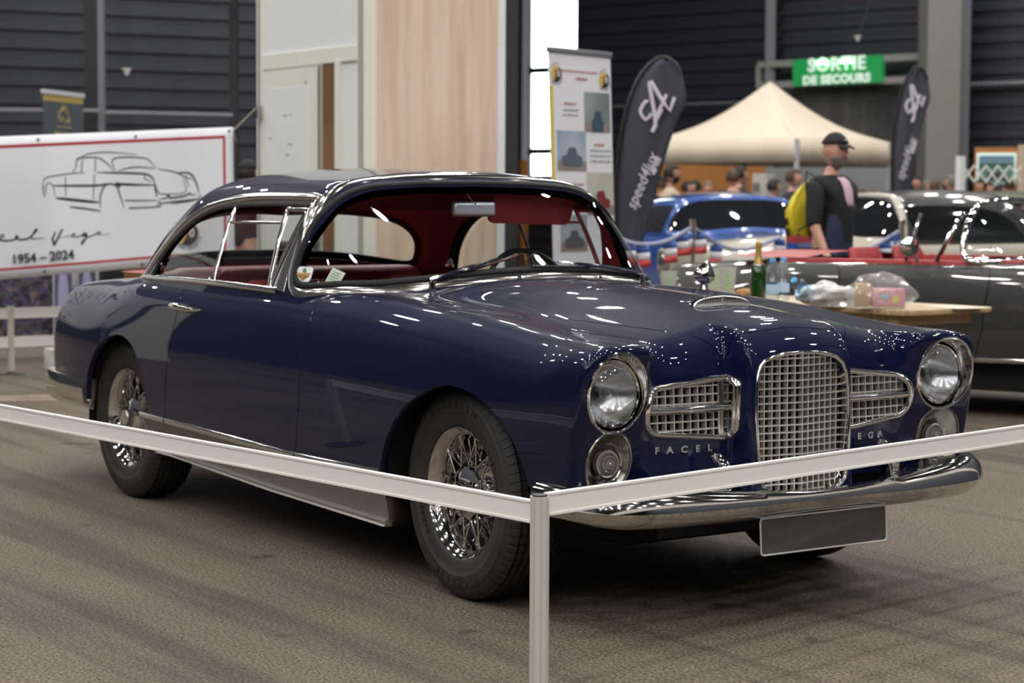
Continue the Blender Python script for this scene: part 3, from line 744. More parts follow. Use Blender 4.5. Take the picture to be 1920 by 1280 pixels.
def fsec(t):
    u=abs(t-.5)*2; c=max(0,min(1,1.25-u*3.4)); k=max(0,(u-.55)/.45)
    dr=0
    return [(-.135+.07*k,.452-.082*c),(-.07+.02*k,.455-.062*c),(-.035,.448-.040*c),(-.012,.425-.018*c),(-.002,.397-.002*c),(.001,.380+.01*k),(-.004,.372+.01*k),(-.016,.352),(-.040,.332+.018*k),(-.075,.325+.03*k),(-.085,.34+.03*k)]
sweep('front_bumper',fp,fsec,MT['chrome'])
rp0=[(0,-3.77),(.3,-3.76),(.55,-3.73),(.68,-3.68),(.765,-3.58),(.805,-3.45),(.828,-3.3),(.842,-3.1),(.848,-2.93)]
rp=[(x,y) for y,x in rp0[::-1]]+[(x,-y) for y,x in rp0[1:]]
rp=[(p.x,p.y) for p in smooth_path([(x,y,0) for x,y in rp],4)]
sweep('rear_bumper',rp,lambda t:[(-.07,.50),(-.03,.502),(-.008,.490),(0,.46),(.002,.42),(-.004,.385),(-.02,.362),(-.05,.352)],MT['chrome'])
for s,yc in ((-1,.345),(1,.345)):
    mb=MB(); rows=[]
    for t in np.linspace(0,1,22):
        z=.398+.128*t; w=.0225*(max(0,1-abs((t-.62)/(.40 if t>.62 else .64))**2.2))**.55+.0015; dp=w*1.9; xc=.792-.030*t+.010*math.sin(PI*t)
        rows.append([(xc+dp*math.cos(a)*(1 if math.cos(a)>0 else .8),s*yc+w*math.sin(a),z) for a in np.linspace(0,2*PI,17)])
    mb.grid(rows); mb.obj('overrider',MT['chrome'],CAR,fix=False)
# plate
pl=MB(); pp=rnd_poly([(-.26,-.055),(.26,-.055),(.26,.055),(-.26,.055)],.012,4)
Mp=frame((.862,0,.278),(0,1,0),(-.06,0,1)); pl.prism(pp,.004,Mp)
plo=pl.obj('number_plate',MT['plate'],CAR,smooth=False); fr=MB(); fr.tube([Mp@Vector((x,y,.005)) for x,y in pp],.003,6,closed=True); fr.obj('plate_rim',mat('plate_rim_white',(.5,.5,.48),rough=.4),plo)
# ---- door handle, mirror, scoop, wipers, stickers
for s in (-1,1):
    a=Vector(sidept(-2.02,.850,s,FB)); b=Vector(sidept(-1.78,.846,s,FB)); o_=Vector((0,s,0))
    mb=MB(); pts=[a+o_*.004,a+o_*.028+Vector((.02,0,.003)),a.lerp(b,.35)+o_*.034+Vector((0,0,.004)),a.lerp(b,.75)+o_*.026,b+o_*.010]
    mb.tube(smooth_path(pts,5),[.006+.009*math.sin(PI*min(1,(i+2)/22)) for i in range(21)],10); mb.lathe([(.013,0),(.013,.012),(.009,.016),(0,.017)],frame(a+o_*.0+Vector((-.012,0,0)),(1,0,0),(0,0,-1) if s<0 else (0,0,1)),16,cap=False)
    h=mb.obj('door_handle',MT['chrome'],DOOR[s],smooth=50)
Mm=frame((-.60,.735,1.008),(0,1,.05),(-.10,0,1))
mb=MB(); Mb=Matrix.Translation((-.545,.735,1.004))@Matrix.Rotation(R_(-100),4,'Y')
mb.lathe([(.0,.062),(.005,.056),(.015,.044),(.030,.024),(.041,.006),(.043,-.008),(.036,-.022),(.020,-.034),(.0,-.038)],Matrix.Translation((-.60,.735,1.000))@Matrix.Rotation(R_(22),4,'Y'),32,cap=False)
mb.tube([(-.60,.735,.985),(-.602,.735,.955),(-.60,.735,.925)],[.012,.013,.024],12); mb.obj('wing_mirror',MT['chrome'],CAR,smooth=50,fix=False)
# scoop: raised hood over a forward-facing mesh
zt=lambda x,y: float(ZT(np.array([x]),np.array([abs(y)]))[0])
def sch(y): return .024*max(0,1-(abs(y)/.118)**3)**.5
ysc=np.linspace(-.118,.118,23)
mb=MB(); mb.grid([[(x,y*(1-.25*t),zt(x,y)-.002+sch(y)*(1-t)**1.5) for y in ysc] for t,x in ((0,.370),(.15,.345),(.35,.315),(.6,.27),(.85,.22),(1,.19))]); mb.obj('scoop_cover',MT['paint'],CAR,fix=False)
mb=MB(); mb.tube([(.371,y,zt(.370,y)+sch(y)-.001) for y in ysc],.0035,6); mb.tube([(.371,y,zt(.370,y)+.001) for y in ysc],.003,6)
for y in np.arange(-.105,.106,.0105): mb.bar((.367,y,zt(.365,y)),(.367,y,zt(.365,y)+sch(y)),.0022,.004,up=(1,0,0))
for f in (.25,.5,.75): mb.tube([(.368,y,zt(.365,y)+sch(y)*f) for y in ysc],.0013,5)
mb.bar((.371,0,zt(.365,0)),(.371,0,zt(.365,0)+sch(0)),.007,.005,up=(1,0,0)); mb.obj('bonnet_scoop',MT['gbar'],CAR,smooth=40)
mb=MB(); mb.grid([[(.350,y,zt(.345,y)+sch(y)*q*.95) for y in ysc] for q in (0,1)]); mb.obj('scoop_duct',MT['dark'],CAR,fix=False)
def wiper(base,arm,blade):
    """all as (y,z) on the screen"""
    def g(y,z,o): 
        p=np.array([frontpt(y,z,x0=-1.5,x1=0)]); n=grad(FG,p)[0]; return Vector(p[0]+n*o)
    mb=MB(); b0=g(*base,.012); mb.lathe([(.013,-.03),(.014,.0),(.012,.012),(.006,.018),(0,.019)],T(*(b0+Vector((0.02,0,-.012)))),16,cap=False)
    A=[g(base[0]+(arm[0]-base[0])*t,base[1]+(arm[1]-base[1])*t,.02+.006*math.sin(PI*t)) for t in np.linspace(0,1,8)]
    mb.tube(A,[.009,.009,.0085,.0075,.0065,.0055,.005,.004],8)
    o=mb.obj('wiper',MT['chrome'],CAR)
    Bl=[g(blade[0][0]+(blade[1][0]-blade[0][0])*t,blade[0][1]+(blade[1][1]-blade[0][1])*t,.006) for t in np.linspace(0,1,10)]
    mb=MB()
    for i in range(9): mb.bar(Bl[i],Bl[i+1],.004,.012,up=(1,0,.6))
    mb.obj('wiper_blade',MT['rubber'],o,smooth=False)
    mb=MB(); mb.tube([p+Vector((.008,0,.005)) for p in Bl[1:-1]],.0042,6); mb.obj('blade_carrier',MT['chrome'],o)
wiper((-.452,.985),(-.16,1.058),((-.37,1.008),(-.056,1.080)))
wiper((.506,.990),(.06,1.040),((.25,1.026),(-.10,1.034)))
for y in (-.14,.22):
    p=frontpt(y,.985,F=FB,x0=-1,x1=0) if False else (-.585,y,float(ZT(np.array([-.585]),np.array([abs(y)]))[0]))
    MB().lathe([(.010,-.004),(.010,.004),(.005,.010),(.0,.011)],T(*p),14,cap=False).obj('washer_jet',MT['chrome'],CAR,fix=False)
def decal(name,poly,F,mt,parent=CAR,off=.001):
    pass
def sticker(name,cx,pts,mt,parent=CAR,off=.002):
    """pts (x,y,z) boundary near FG -> thin sheet on the glass"""
    P,N=onto(FG,pts); P=P+N*off; c=P.mean(0); mb=MB(); n=len(P); mb.add([tuple(p) for p in P]+[tuple(c)],[(i,(i+1)%n,n) for i in range(n)]); return mb.obj(name,mt,parent,smooth=False)
def sheet(cx,cz,w,h,rot,r=.006):
    """rounded rectangle on near side screen, centre by x,z on the side skin"""
    o=[]
    for u,v in rnd_poly([(-w/2,-h/2),(w/2,-h/2),(w/2,h/2),(-w/2,h/2)],r,4):
        a=u*math.cos(rot)-v*math.sin(rot); b=u*math.sin(rot)+v*math.cos(rot); o.append((a,b))
    c=Vector(sidept(cx,cz,-1)); n=Vector(grad(FG,np.array([c]))[0]); xa=Vector((0,0,1)).cross(n).normalized(); ya=n.cross(xa)
    return c,xa,ya,n,[c+xa*a+ya*b for a,b in o]
MT['blue']=mat('sticker_blue',(.02,.05,.25)); MT['gold']=mat('sticker_gold',(.45,.22,.05)); MT['pale']=mat('pale_paper',(.62,.66,.55),rough=.6)
c,xa,ya,n,pts=sheet(-1.062,1.008,.085,.062,0,.016); st=sticker('sticker',0,pts,MT['blue'],off=.003)
c,xa,ya,n,pts=sheet(-1.062,1.008,.080,.057,0,.014); sticker('sticker_face',0,pts,MT['white'],st,off=.0045)
fr=frame(c+n*.006,xa,ya); mb=MB()
mb.prism([(-.034,.006),(-.004,.002),(-.003,-.020),(0,-.024),(.003,-.020),(.004,.002),(.034,.006),(.028,-.006),(.012,-.010),(0,-.006),(-.012,-.010),(-.028,-.006)],.0006,fr); mb.obj('sticker_wings',MT['gold'],st,smooth=False)
mb=MB(); mb.prism([(.009*math.cos(a),.014+.009*math.sin(a)) for a in np.linspace(0,2*PI,14)[:-1]],.0008,fr); mb.obj('sticker_emblem',mat('sticker_green',(.05,.22,.12)),st,smooth=False)
c,xa,ya,n,pts=sheet(-.945,1.0,.060,.076,-.35,.001); st=sticker('parking_ticket',0,pts,MT['pale'],off=-.012)
ct,xa,ya,n,_=sheet(-.945,1.0,.06,.06,0); q=-.35; xr_=xa*math.cos(q)+ya*math.sin(q); yr_=ya*math.cos(q)-xa*math.sin(q)
fr=frame(ct+n*(-.009),xr_,yr_); mb=MB()
for k in range(4): mb.prism([(-.020,.024-k*.010),(.020,.024-k*.010),(.020,.026-k*.010),(-.020,.026-k*.010)],.0005,fr)
mb.obj('ticket_print',mat('print_green',(.10,.18,.12)),st,smooth=False)
mb=MB(); text('Allianz',.014,.0006,fr@T(-.002,-.031,0),mb,bold=.0003); mb.obj('ticket_logo',MT['blue'],st,smooth=False,fix=False)
# ---- cabin
mb=MB(); mb.box((-2.95,-.66,.38),(-.70,.66,.42)); mb.obj('cabin_floor',mat('carpet_dark',(.03,.008,.008),rough=.9),CAR)
for s in (-1,1):
    mb=MB(); mb.box((-2.5,s*.735-.012,.42),(-1.0,s*.735+.012,.945)); mb.obj('door_card',MT['red'],CAR,bevel=.01)
def cushion(name,lo,hi,parent=CAR,rot=None,b=.05,seams=0):
    mb=MB(); mb.box(lo,hi); o=mb.obj(name,MT['red'],parent,bevel=None); 
    md=o.modifiers.new('b','BEVEL'); md.width=b; md.segments=5; return o
cushion('rear_seat_back',(-2.62,-.62,.50),(-2.42,.62,.985),b=.07); cushion('rear_seat_cushion',(-2.42,-.62,.42),(-1.92,.62,.62),b=.06)
mb=MB(); rows=[]
for x in (-2.95,-2.8,-2.6,-2.5):
    rows.append([(x+.0,y,.958+.02*(1-(y/.65)**2)) for y in np.linspace(-.66,.66,15)])
mb.grid(rows); mb.obj('parcel_shelf',MT['redtrim'],CAR)
for s in (-1,1):
    r_=MB(); rows=[]
    for t in np.linspace(0,1,13):
        z=.56+.39*t; xx=-1.80-.14*t; w=.235*(1-.5*max(0,t-.75)**2*4)
        rows.append([(xx+.055*math.cos(a)*(1 if t<.92 else .6),s*.33+w*math.sin(a)*(1-.15*abs(math.cos(a))),z) for a in np.linspace(0,2*PI,25)])
    r_.grid(rows); r_.add(rows[-1][:-1],[tuple(range(24))]); r_.obj('front_seat_back',MT['red'],CAR)
    cushion('front_seat_cushion',(-1.80,s*.33-.25,.42),(-1.28,s*.33+.25,.58),b=.06)
# dashboard
mb=MB(); rows=[]
for y in np.linspace(-.72,.72,25):
    xw=float(XW(np.array([abs(y)*.95]),np.array([1.0]))[0])-.05
    rows.append([(xw,y,.972),(xw-.12,y,.978),(xw-.20,y,.968),(xw-.23,y,.94),(xw-.22,y,.80),(xw-.18,y,.70)])
mb.grid(rows); mb.obj('dashboard',MT['redtrim'],CAR)
mb=MB(); Ms=frame((-1.22,.36,.89),(0,1,0),(-.42,0,1)); mb.tube([Ms@Vector((.205*math.cos(a),.205*math.sin(a),0)) for a in np.linspace(0,2*PI,49)[:-1]],.0115,8,closed=True)
for a in (R_(90),R_(210),R_(330)): mb.tube([Ms@Vector((0,0,-.02)),Ms@Vector((.2*math.cos(a),.2*math.sin(a),0))],.006,6)
mb.tube([Ms@Vector((0,0,0)),Ms@Vector((0,0,.0)) + Vector((.35,0,-.14))],.02,8); mb.obj('steering_wheel',MT['black'],CAR)
# mirror and visor
m_=MB(); m_.box((-.017,-.085,-.028),(.017,.085,.028)); mm=m_.obj('rear_view_mirror',mat('mirror_back',(.50,.54,.60),rough=.3,metal=.6),CAR,bevel=None,loc=(-1.10,.0,1.245),rot=(0,R_(-4),R_(-16))); md=mm.modifiers.new('b','BEVEL'); md.width=.012; md.segments=4
mb=MB(); mb.tube([(-1.135,-.02,1.325),(-1.085,.0,1.262)],.005,8); mb.obj('mirror_stem',MT['chrome'],CAR)
mb=MB(); vs=rnd_poly([(-.21,-.075),(.21,-.075),(.21,.075),(-.21,.075)],.03,5); mb.prism(vs,.014,frame((-1.155,.31,1.262),(-.10,1,-.02),(.35,0,1))); mb.obj('sun_visor',MT['redtrim'],CAR,smooth=30)
# ------------------------------------------------------------------ the hall
MT['asphalt']=mat('asphalt',(.1,.08,.06),rough=.82)
def asphalt():
    m=MT['asphalt']; nt,b=nodes(m); L=nt.links; tc=add(nt,'ShaderNodeTexCoord')
    n1=add(nt,'ShaderNodeTexNoise'); n1.inputs['Scale'].default_value=95; n1.inputs['Detail'].default_value=8; n1.inputs['Roughness'].default_value=.75
    n2=add(nt,'ShaderNodeTexNoise'); n2.inputs['Scale'].default_value=.8; n2.inputs['Detail'].default_value=5
    n3=add(nt,'ShaderNodeTexVoronoi'); n3.inputs['Scale'].default_value=150
    mp=add(nt,'ShaderNodeMapping'); mp.inputs['Rotation'].default_value=(0,0,R_(-38)); mp.inputs['Scale'].default_value=(.2,4.5,1)
    n4=add(nt,'ShaderNodeTexNoise'); n4.inputs['Scale'].default_value=1.1; n4.inputs['Detail'].default_value=3
    for n in (n1,n2,n3): L.new(tc.outputs['Object'],n.inputs[0])
    L.new(tc.outputs['Object'],mp.inputs[0]); L.new(mp.outputs[0],n4.inputs[0])
    def ramp(src,p0,c0,p1,c1):
        r=add(nt,'ShaderNodeValToRGB'); e=r.color_ramp.elements; e[0].position=p0;e[1].position=p1;e[0].color=(*c0,1);e[1].color=(*c1,1); L.new(src,r.inputs[0]); return r.outputs[0]
    base=ramp(n1.outputs[0],.40,(.016,.013,.010),.62,(.235,.190,.142))
    big=ramp(n2.outputs[0],.3,(.72,.70,.68),.75,(1.12,1.1,1.06)); st=ramp(n4.outputs[0],.36,(.62,.60,.58),.50,(1,1,1)); sp=ramp(n3.outputs['Distance'],.03,(1.9,1.8,1.65),.13,(1,1,1))
    x=base
    n5=add(nt,'ShaderNodeTexNoise'); n5.inputs['Scale'].default_value=2.6; n5.inputs['Detail'].default_value=7; L.new(tc.outputs['Object'],n5.inputs[0]); stn=ramp(n5.outputs[0],.655,(1,1,1),.70,(.42,.40,.38))
    for c in (big,st,sp,stn):
        mx=add(nt,'ShaderNodeMix',data_type='RGBA',blend_type='MULTIPLY'); mx.inputs[0].default_value=1; L.new(x,mx.inputs[6]); L.new(c,mx.inputs[7]); x=mx.outputs[2]
    L.new(x,b.inputs['Base Color'])
    bp=add(nt,'ShaderNodeBump'); bp.inputs['Strength'].default_value=.25; bp.inputs['Distance'].default_value=.003; L.new(n1.outputs[0],bp.inputs['Height']); L.new(bp.outputs[0],b.inputs['Normal'])
asphalt()
MT['clad']=mat('dark_cladding',(.046,.053,.065),rough=.42,metal=.3,spec=.5)
MT['steel']=mat('grey_steel',(.16,.17,.19),rough=.5); MT['darksteel']=mat('dark_steel',(.018,.02,.025),rough=.6)
MT['pillar']=mat('pillar_paint',(.24,.235,.21),rough=.6); MT['ceil']=mat('dark_ceiling',(.013,.013,.014),rough=.9)
def struct(name,mb,m,**k): return tag(mb.obj(name,m,**k),kind='structure')
L0=at(-1100,29); L1=at(962,36.5); J1=at(962,45); Rr=at(3300,30); WA=at(987,44.7); WB=at(1085,43.9)
corn=[at(-1100,29),at(-1100,29)-FW*75,at(3300,30)-FW*80,Rr]
fl=MB(); a,b_,c,d_=[Vector((p.x,p.y,0)) for p in (L0+(-RT*6+FW*30),L0-FW*75-RT*6,Rr-FW*80+RT*6,Rr+FW*25+RT*6)]
fl.add([a,b_,c,d_]+[p-Vector((0,0,.3)) for p in (a,b_,c,d_)],[(0,1,2,3),(7,6,5,4),(0,4,5,1),(1,5,6,2),(2,6,7,3),(3,7,4,0)]); struct('floor',fl,MT['asphalt'],smooth=False)
cl=MB(); cl.add([p+Vector((0,0,HALL_Z)) for p in (a,b_,c,d_)]+[p+Vector((0,0,HALL_Z+.2)) for p in (a,b_,c,d_)],[(3,2,1,0),(4,5,6,7)]); struct('ceiling',cl,MT['ceil'],smooth=False)
def corr(name,A,B,z0,z1,pitch=.30,depth=.055,thick=.12,m=None):
    """horizontally ribbed cladding from A to B"""
    A=Vector((A.x,A.y,0));B=Vector((B.x,B.y,0)); t=(B-A).normalized(); n=Vector((t.y,-t.x,0))
    if n.dot(CAMP-A)<0: n=-n
    prof=[];z=z0
    while z<z1: prof+=[(z,0),(min(z+pitch*.42,z1),0),(min(z+pitch*.5,z1),depth),(min(z+pitch*.92,z1),depth)]; z+=pitch
    prof.append((z1,0)); mb=MB(); N=len(prof)
    mb.grid([[A+n*d+Vector((0,0,z)) for z,d in prof],[B+n*d+Vector((0,0,z)) for z,d in prof]])
    mb.add([A-n*thick+Vector((0,0,z0)),B-n*thick+Vector((0,0,z0)),B-n*thick+Vector((0,0,z1)),A-n*thick+Vector((0,0,z1))],[(0,1,2,3)])
    return struct(name,mb,m or MT['clad'],smooth=False,fix=False)
corr('wall_left',L0,L1,0,HALL_Z)
corr('wall_corner',L1,J1,0,HALL_Z)
def onR(px): # on the right wall line through J1 and Rr
    P=J1;Q=at(1920,37.5); dirp=at(px,10)-at(px,1); dirp.z=0; d=(Q-P); d.z=0; o=at(px,0.001); o=Vector((o.x,o.y,0)); P2=Vector((P.x,P.y,0))
    # o+dirp*s = P2+d*t
    det=dirp.x*(-d.y)+dirp.y*d.x; s=((P2.x-o.x)*(-d.y)+(P2.y-o.y)*d.x)/det
    return o+dirp*s
def depth(p): return (Vector((p.x,p.y,0))-Vector((CAMP.x,CAMP.y,0))).dot(FW)
wa,wb=onR(987),onR(1085)
corr('wall_right',onR(962),wa,0,HALL_Z); corr('wall_right',wa,wb,0,1.78); corr('wall_right',wb,onR(1460),0,HALL_Z)
corr('wall_right',onR(1460),onR(1735),3.75,HALL_Z); corr('wall_right',onR(1735),onR(2600),0,HALL_Z)
wt=(wb-wa).normalized(); wn=Vector((wt.y,-wt.x,0)); wn=wn if wn.dot(CAMP-wa)>0 else -wn
mb=MB()
for z in (1.82,2.42,4.22,7.2): mb.bar(wa+Vector((0,0,z)),wb+Vector((0,0,z)),.10,.13)
for p in (wa,wb): mb.bar(p+Vector((0,0,1.8)),p+Vector((0,0,HALL_Z)),.12,.14,up=wt)
struct('window_1',mb,MT['darksteel'],smooth=False)
mb=MB(); mb.add([wa+Vector((0,0,1.8)),wb+Vector((0,0,1.8)),wb+Vector((0,0,HALL_Z)),wa+Vector((0,0,HALL_Z))],[(0,1,2,3)]); go=mb.obj('window_glass',glassmat('hall_glass',(.95,.98,.97)),smooth=False); tag(go,kind='structure')
bk=MB(); 
def plainwall(name,A,B,m=MT['clad']):
    A=Vector((A.x,A.y,0));B=Vector((B.x,B.y,0)); t=(B-A).normalized(); n=Vector((t.y,-t.x,0)); mb=MB()
    mb.add([A,B,B+Vector((0,0,HALL_Z)),A+Vector((0,0,HALL_Z))]+[p+n*.1 for p in (A,B,B+Vector((0,0,HALL_Z)),A+Vector((0,0,HALL_Z)))],[(0,1,2,3),(7,6,5,4),(0,4,5,1),(1,5,6,2),(2,6,7,3),(3,7,4,0)]); return struct(name,mb,m,smooth=False)
plainwall('wall_far_left',L0,L0-FW*70); plainwall('wall_behind',L0-FW*70,onR(2600)-FW*66); plainwall('wall_far_right',onR(2600),onR(2600)-FW*66)
# posts and rails on the walls
def post(name,px,D,w,dp,m,z1=HALL_Z,rot=0): 
    p=at(px,D); mb=MB(); mb.box((-w/2,-dp/2,0),(w/2,dp/2,z1)); o=struct(name,mb,m,smooth=False,bevel=0); o.location=p; o.rotation_euler=(0,0,math.atan2(RT.y,RT.x)+rot); return o
post('trim_1',177,30.6,.20,.3,MT['darksteel']); post('trim_2',193,30.5,.09,.12,MT['steel']); post('trim_3',440,31.6,.13,.2,MT['darksteel']); post('trim_4',982,42.5,.13,.10,mat('pale_post',(.42,.42,.55),rough=.4))
pr=onR(1445); post('trim_5',1436,depth(pr)-.4,.20,.3,MT['steel']); pr=onR(1775); post('trim_6',1752,depth(pr)-.9,.62,.9,MT['pillar']); post('trim_7',1796,depth(pr)-.75,.17,.5,MT['steel'])
post('trim_8',958,36,.22,.3,MT['darksteel'])
mb=MB(); mb.tube([at(-300,30.0,2.62),at(190,30.2,2.62)],.035,8); struct('trim_9',mb,MT['steel']); mb=MB(); mb.tube([at(200,30.3,2.60),at(436,31,2.60)],.035,8); struct('trim_10',mb,MT['steel'])
def onRz(px,z,off=.25):
    p=onR(px)+wn*off; p.z=z; return p
mb=MB(); mb.tube([onRz(1120,3.35),onRz(1440,3.35)],.035,8); struct('trim_11',mb,MT['steel']); mb=MB(); mb.tube([onRz(1815,3.55),onRz(2100,3.55)],.05,8); struct('trim_12',mb,MT['steel'])
mb=MB(); mb.bar(at(350,30.6,4.5),at(500,31,4.5),.16,.16); struct('trim_13',mb,mat('pale_beam',(.3,.33,.32)),smooth=False)
# ribbed service door under the sign
MT['ribbed']=noisy(mat('ribbed_panel',(.2,.2,.2),rough=.5),3,(.15,.15,.15),(.24,.23,.22),stretch=(1,1,.05))
A=onRz(1462,0,.05);Bp=onRz(1735,0,.05); mb=MB(); N=120; t=(Bp-A).normalized(); rows=[[],[]]
for i in range(N*2+1):
    p=A.lerp(Bp,i/(N*2))+wn*(.04 if i%2 else 0); rows[0].append(p); rows[1].append(p+Vector((0,0,3.75)))
mb.grid(rows); struct('door_1',mb,MT['ribbed'],smooth=False,fix=False)
# emergency exit sign
ez=lambda px,z,o=.5: onRz(px+19,z,o)
sg=thing('exit_sign','green emergency exit sign reading SORTIE DE SECOURS on a grey frame above the ribbed door','sign',(0,0,0)); 
g_=MT['frame']=mat('sign_frame',(.30,.30,.29),rough=.5)
D_=lambda px: depth(ez(px,0)); zz=lambda py,px: 1.2705+(380-py)/FPX*D_(px)*1.0
mb=MB()
for za,zb_ in ((zz(122,1422),zz(104,1733)),(zz(160,1422),zz(146,1733))): mb.bar(ez(1422,za),ez(1733,zb_),.13,.13)
mb.bar(ez(1422,zz(122,1422)),ez(1422,zz(164,1422)),.10,.10,up=wt); mb.bar(ez(1733,zz(104,1733)),ez(1733,zz(150,1733)),.10,.10,up=wt)
mb.obj('frame',g_,sg,smooth=False)
q=[ez(1489,zz(113,1489),.62),ez(1655,zz(102,1655),.62),ez(1655,zz(153,1655),.62),ez(1491,zz(161,1491),.62)]
mb=MB(); mb.add(q+[p-wn*.12 for p in q],[(0,1,2,3),(7,6,5,4),(0,4,5,1),(1,5,6,2),(2,6,7,3),(3,7,4,0)]); mb.obj('panel',mat('sign_green',(.012,.22,.055),rough=.4,emit=(.01,.20,.05),es=.35),sg,smooth=False)
xa=(q[1]-q[0]).normalized(); ya=Vector((0,0,1)); cS=(q[0]+q[1]+q[2]+q[3])/4; MT['signw']=mat('sign_white',(.75,.8,.75),emit=(.6,.75,.65),es=.25)
for w_,dz,sz in (('SORTIE',.12,.36),('DE SECOURS',-.17,.235)):
    text(w_,sz,.02,frame(cS+wn*.02+ya*dz,xa,ya),bold=.012,spacing=1.12).obj('lettering',MT['signw'],sg,smooth=False,fix=False)
MT['lampg']=mat('green_lamp',(.2,1,.4),emit=(.35,1,.45),es=3.0)
for f in (.36,.63):
    p=q[0].lerp(q[1],f)+wn*.10+Vector((0,0,-.10)); MB().box((-.13,-.04,-.03),(.13,.04,.03)).obj('lamp',MT['lampg'],sg,loc=p,rot=(0,0,math.atan2(xa.y,xa.x)))
# detectors on the wall
for px,D,z in ((240,30.3,3.22),(1600,37.2,4.35)):
    mb=MB(); mb.lathe([(.0,-.06),(.025,-.05),(.04,-.01),(.05,.02),(.07,.03),(.07,.05),(0,.05)],n=16,cap=False); o=mb.obj('wall_detector',MT['white'],loc=at(px,D,z)); tag(o,'small white detector on the dark left wall above the banner' if px<300 else 'small white detector on the dark wall above the green exit sign','detector')
mb=MB(); mb.tube([at(1640,37.3,5.6),at(1602,37.3,4.4)],.03,6); tag(mb.obj('hanging_cable',MT['darksteel']),'thin dark cable slanting down to the exit sign detector','cable')
# ceiling lamps
MT['lamp']=mat('lamp_disc',(1,1,1),emit=(1,.965,.93),es=215)
lp=None; k=0
for i in range(11):
    for j in range(14):
        p=Vector((CAMP.x,CAMP.y,0))+FW*(-16+j*4.0)+RT*(-21+i*4.2+(.0 if j%2 else 0)); p.z=HALL_Z-1.1
        if depth(p)>36.5: continue
        if lp is None:
            mb=MB(); mb.lathe([(.10,.55),(.12,.30),(.24,.06),(.26,0),(.245,.0),(.235,.03)],n=16,cap=False); lp=mb.obj('ceiling_lamp',MT['darksteel'],fix=False)
            d=MB(); d.lathe([(.0,.025),(.17,.025)],n=16,cap=False); dd=d.obj('lamp_disc',MT['lamp'],lp,smooth=False,fix=False)
            d=MB(); d.tube([(0,0,.5),(0,0,1.05)],.012,6); d.obj('lamp_cable',MT['darksteel'],lp)
            tag(lp,'round high bay lamp hanging from the dark hall ceiling','ceiling lamp','high bay lamps hanging from the ceiling'); lp.location=p
        else: dup(lp,loc=p)
# roof beams
for j in range(8):
    p=Vector((CAMP.x,CAMP.y,0))+FW*(-14+j*6.0); mb=MB(); a=p-RT*24; b_=p+RT*24; a.z=b_.z=HALL_Z-.35; mb.bar(a,b_,.16,.5)
    struct('trim_%d'%(20+j),mb,MT['steel'],smooth=False)
# ------------------------------------------------------------------ booth
def wallbox(name,pxa,Da,pxb,Db,z0,z1,th,m,parent=None,front=0.0):
    A=at(pxa,Da);B=at(pxb,Db); t=(B-A).normalized(); n=Vector((t.y,-t.x,0)); n=n if n.dot(CAMP-A)>0 else -n
    A=A+n*front;B=B+n*front; mb=MB(); q=[A,B,B-n*th,A-n*th]; mb.add([p+Vector((0,0,z0)) for p in q]+[p+Vector((0,0,z1)) for p in q],[(3,2,1,0),(4,5,6,7),(0,1,5,4),(1,2,6,5),(2,3,7,6),(3,0,4,7)])
    return mb.obj(name,m,parent,smooth=False)
MT['cream']=mat('cream_frame',(.74,.74,.66),rough=.5); MT['panelw']=mat('white_panel',(.74,.77,.78),rough=.55)
MT['wood']=noisy(mat('pale_wood',(.5,.4,.32),rough=.5),2.2,(.60,.44,.34),(.72,.58,.47),stretch=(5,5,.35),detail=5)
MT['brown']=noisy(mat('brown_board',(.2,.1,.05),rough=.6),2,(.17,.085,.04),(.22,.12,.06))
BT=thing('exhibition_booth','tall white and pale wood panel booth with a white door standing behind the coupe','booth')
bA,bB,bC=(490,16.0),(686,14.75),(940,15.5)
lerpD=lambda px,a=bA,b=bB: 1/( (1/a[1])+((1/b[1])-(1/a[1]))*(px-a[0])/(b[0]-a[0]))
HB=3.4
wallbox('panel',490,16.0,686,14.75,0,HB,.05,MT['panelw'],BT)
for px0,px1 in ((487,497),(674,689)):
    wallbox('post',px0,lerpD(px0),px1,lerpD(px1),0,HB,.10,MT['cream'],BT,.025)
mbg=[(490.5,493),(678,680),(683,685)]
for a_,b__ in mbg: wallbox('post_groove',a_,lerpD(a_),b__,lerpD(b__),0,HB,.01,mat('groove',(.22,.24,.22)),BT,.030)
wallbox('rail',497,lerpD(497),674,lerpD(674),2.32,2.43,.05,MT['cream'],BT,.02)
wallbox('brown_strip',607,lerpD(607),633,lerpD(633),0,2.31,.02,MT['brown'],BT,.012)
wallbox('mullion',633,lerpD(633),642,lerpD(642),0,2.34,.05,MT['cream'],BT,.03)
dr=wallbox('door',497,lerpD(497),606,lerpD(606),.02,2.30,.04,MT['cream'],BT,.035)
wallbox('door_panel',507,lerpD(507),591,lerpD(591),.15,2.16,.02,MT['panelw'],dr,.040)
wallbox('door_edge',603.5,lerpD(603.5),606,lerpD(606),.02,2.30,.02,mat('edge_dark',(.2,.22,.2)),dr,.040)
wallbox('wood_panel',691,14.77,930,15.47,0,HB,.05,MT['wood'],BT)
wallbox('corner_post',930,15.47,942,15.51,0,HB,.06,MT['panelw'],BT,.02)
lc=mat('lock_metal',(.4,.4,.4),rough=.3,metal=1)
for z in (1.98,): wallbox('latch',489,lerpD(489)-.05,495,lerpD(495)-.05,z-.05,z+.05,.05,lc,BT,.06)
wallbox('door_lock',598,lerpD(598),603,lerpD(603),.88,.98,.03,lc,dr,.06); wallbox('door_handle',593,lerpD(593),603,lerpD(603),1.11,1.13,.02,lc,dr,.08)
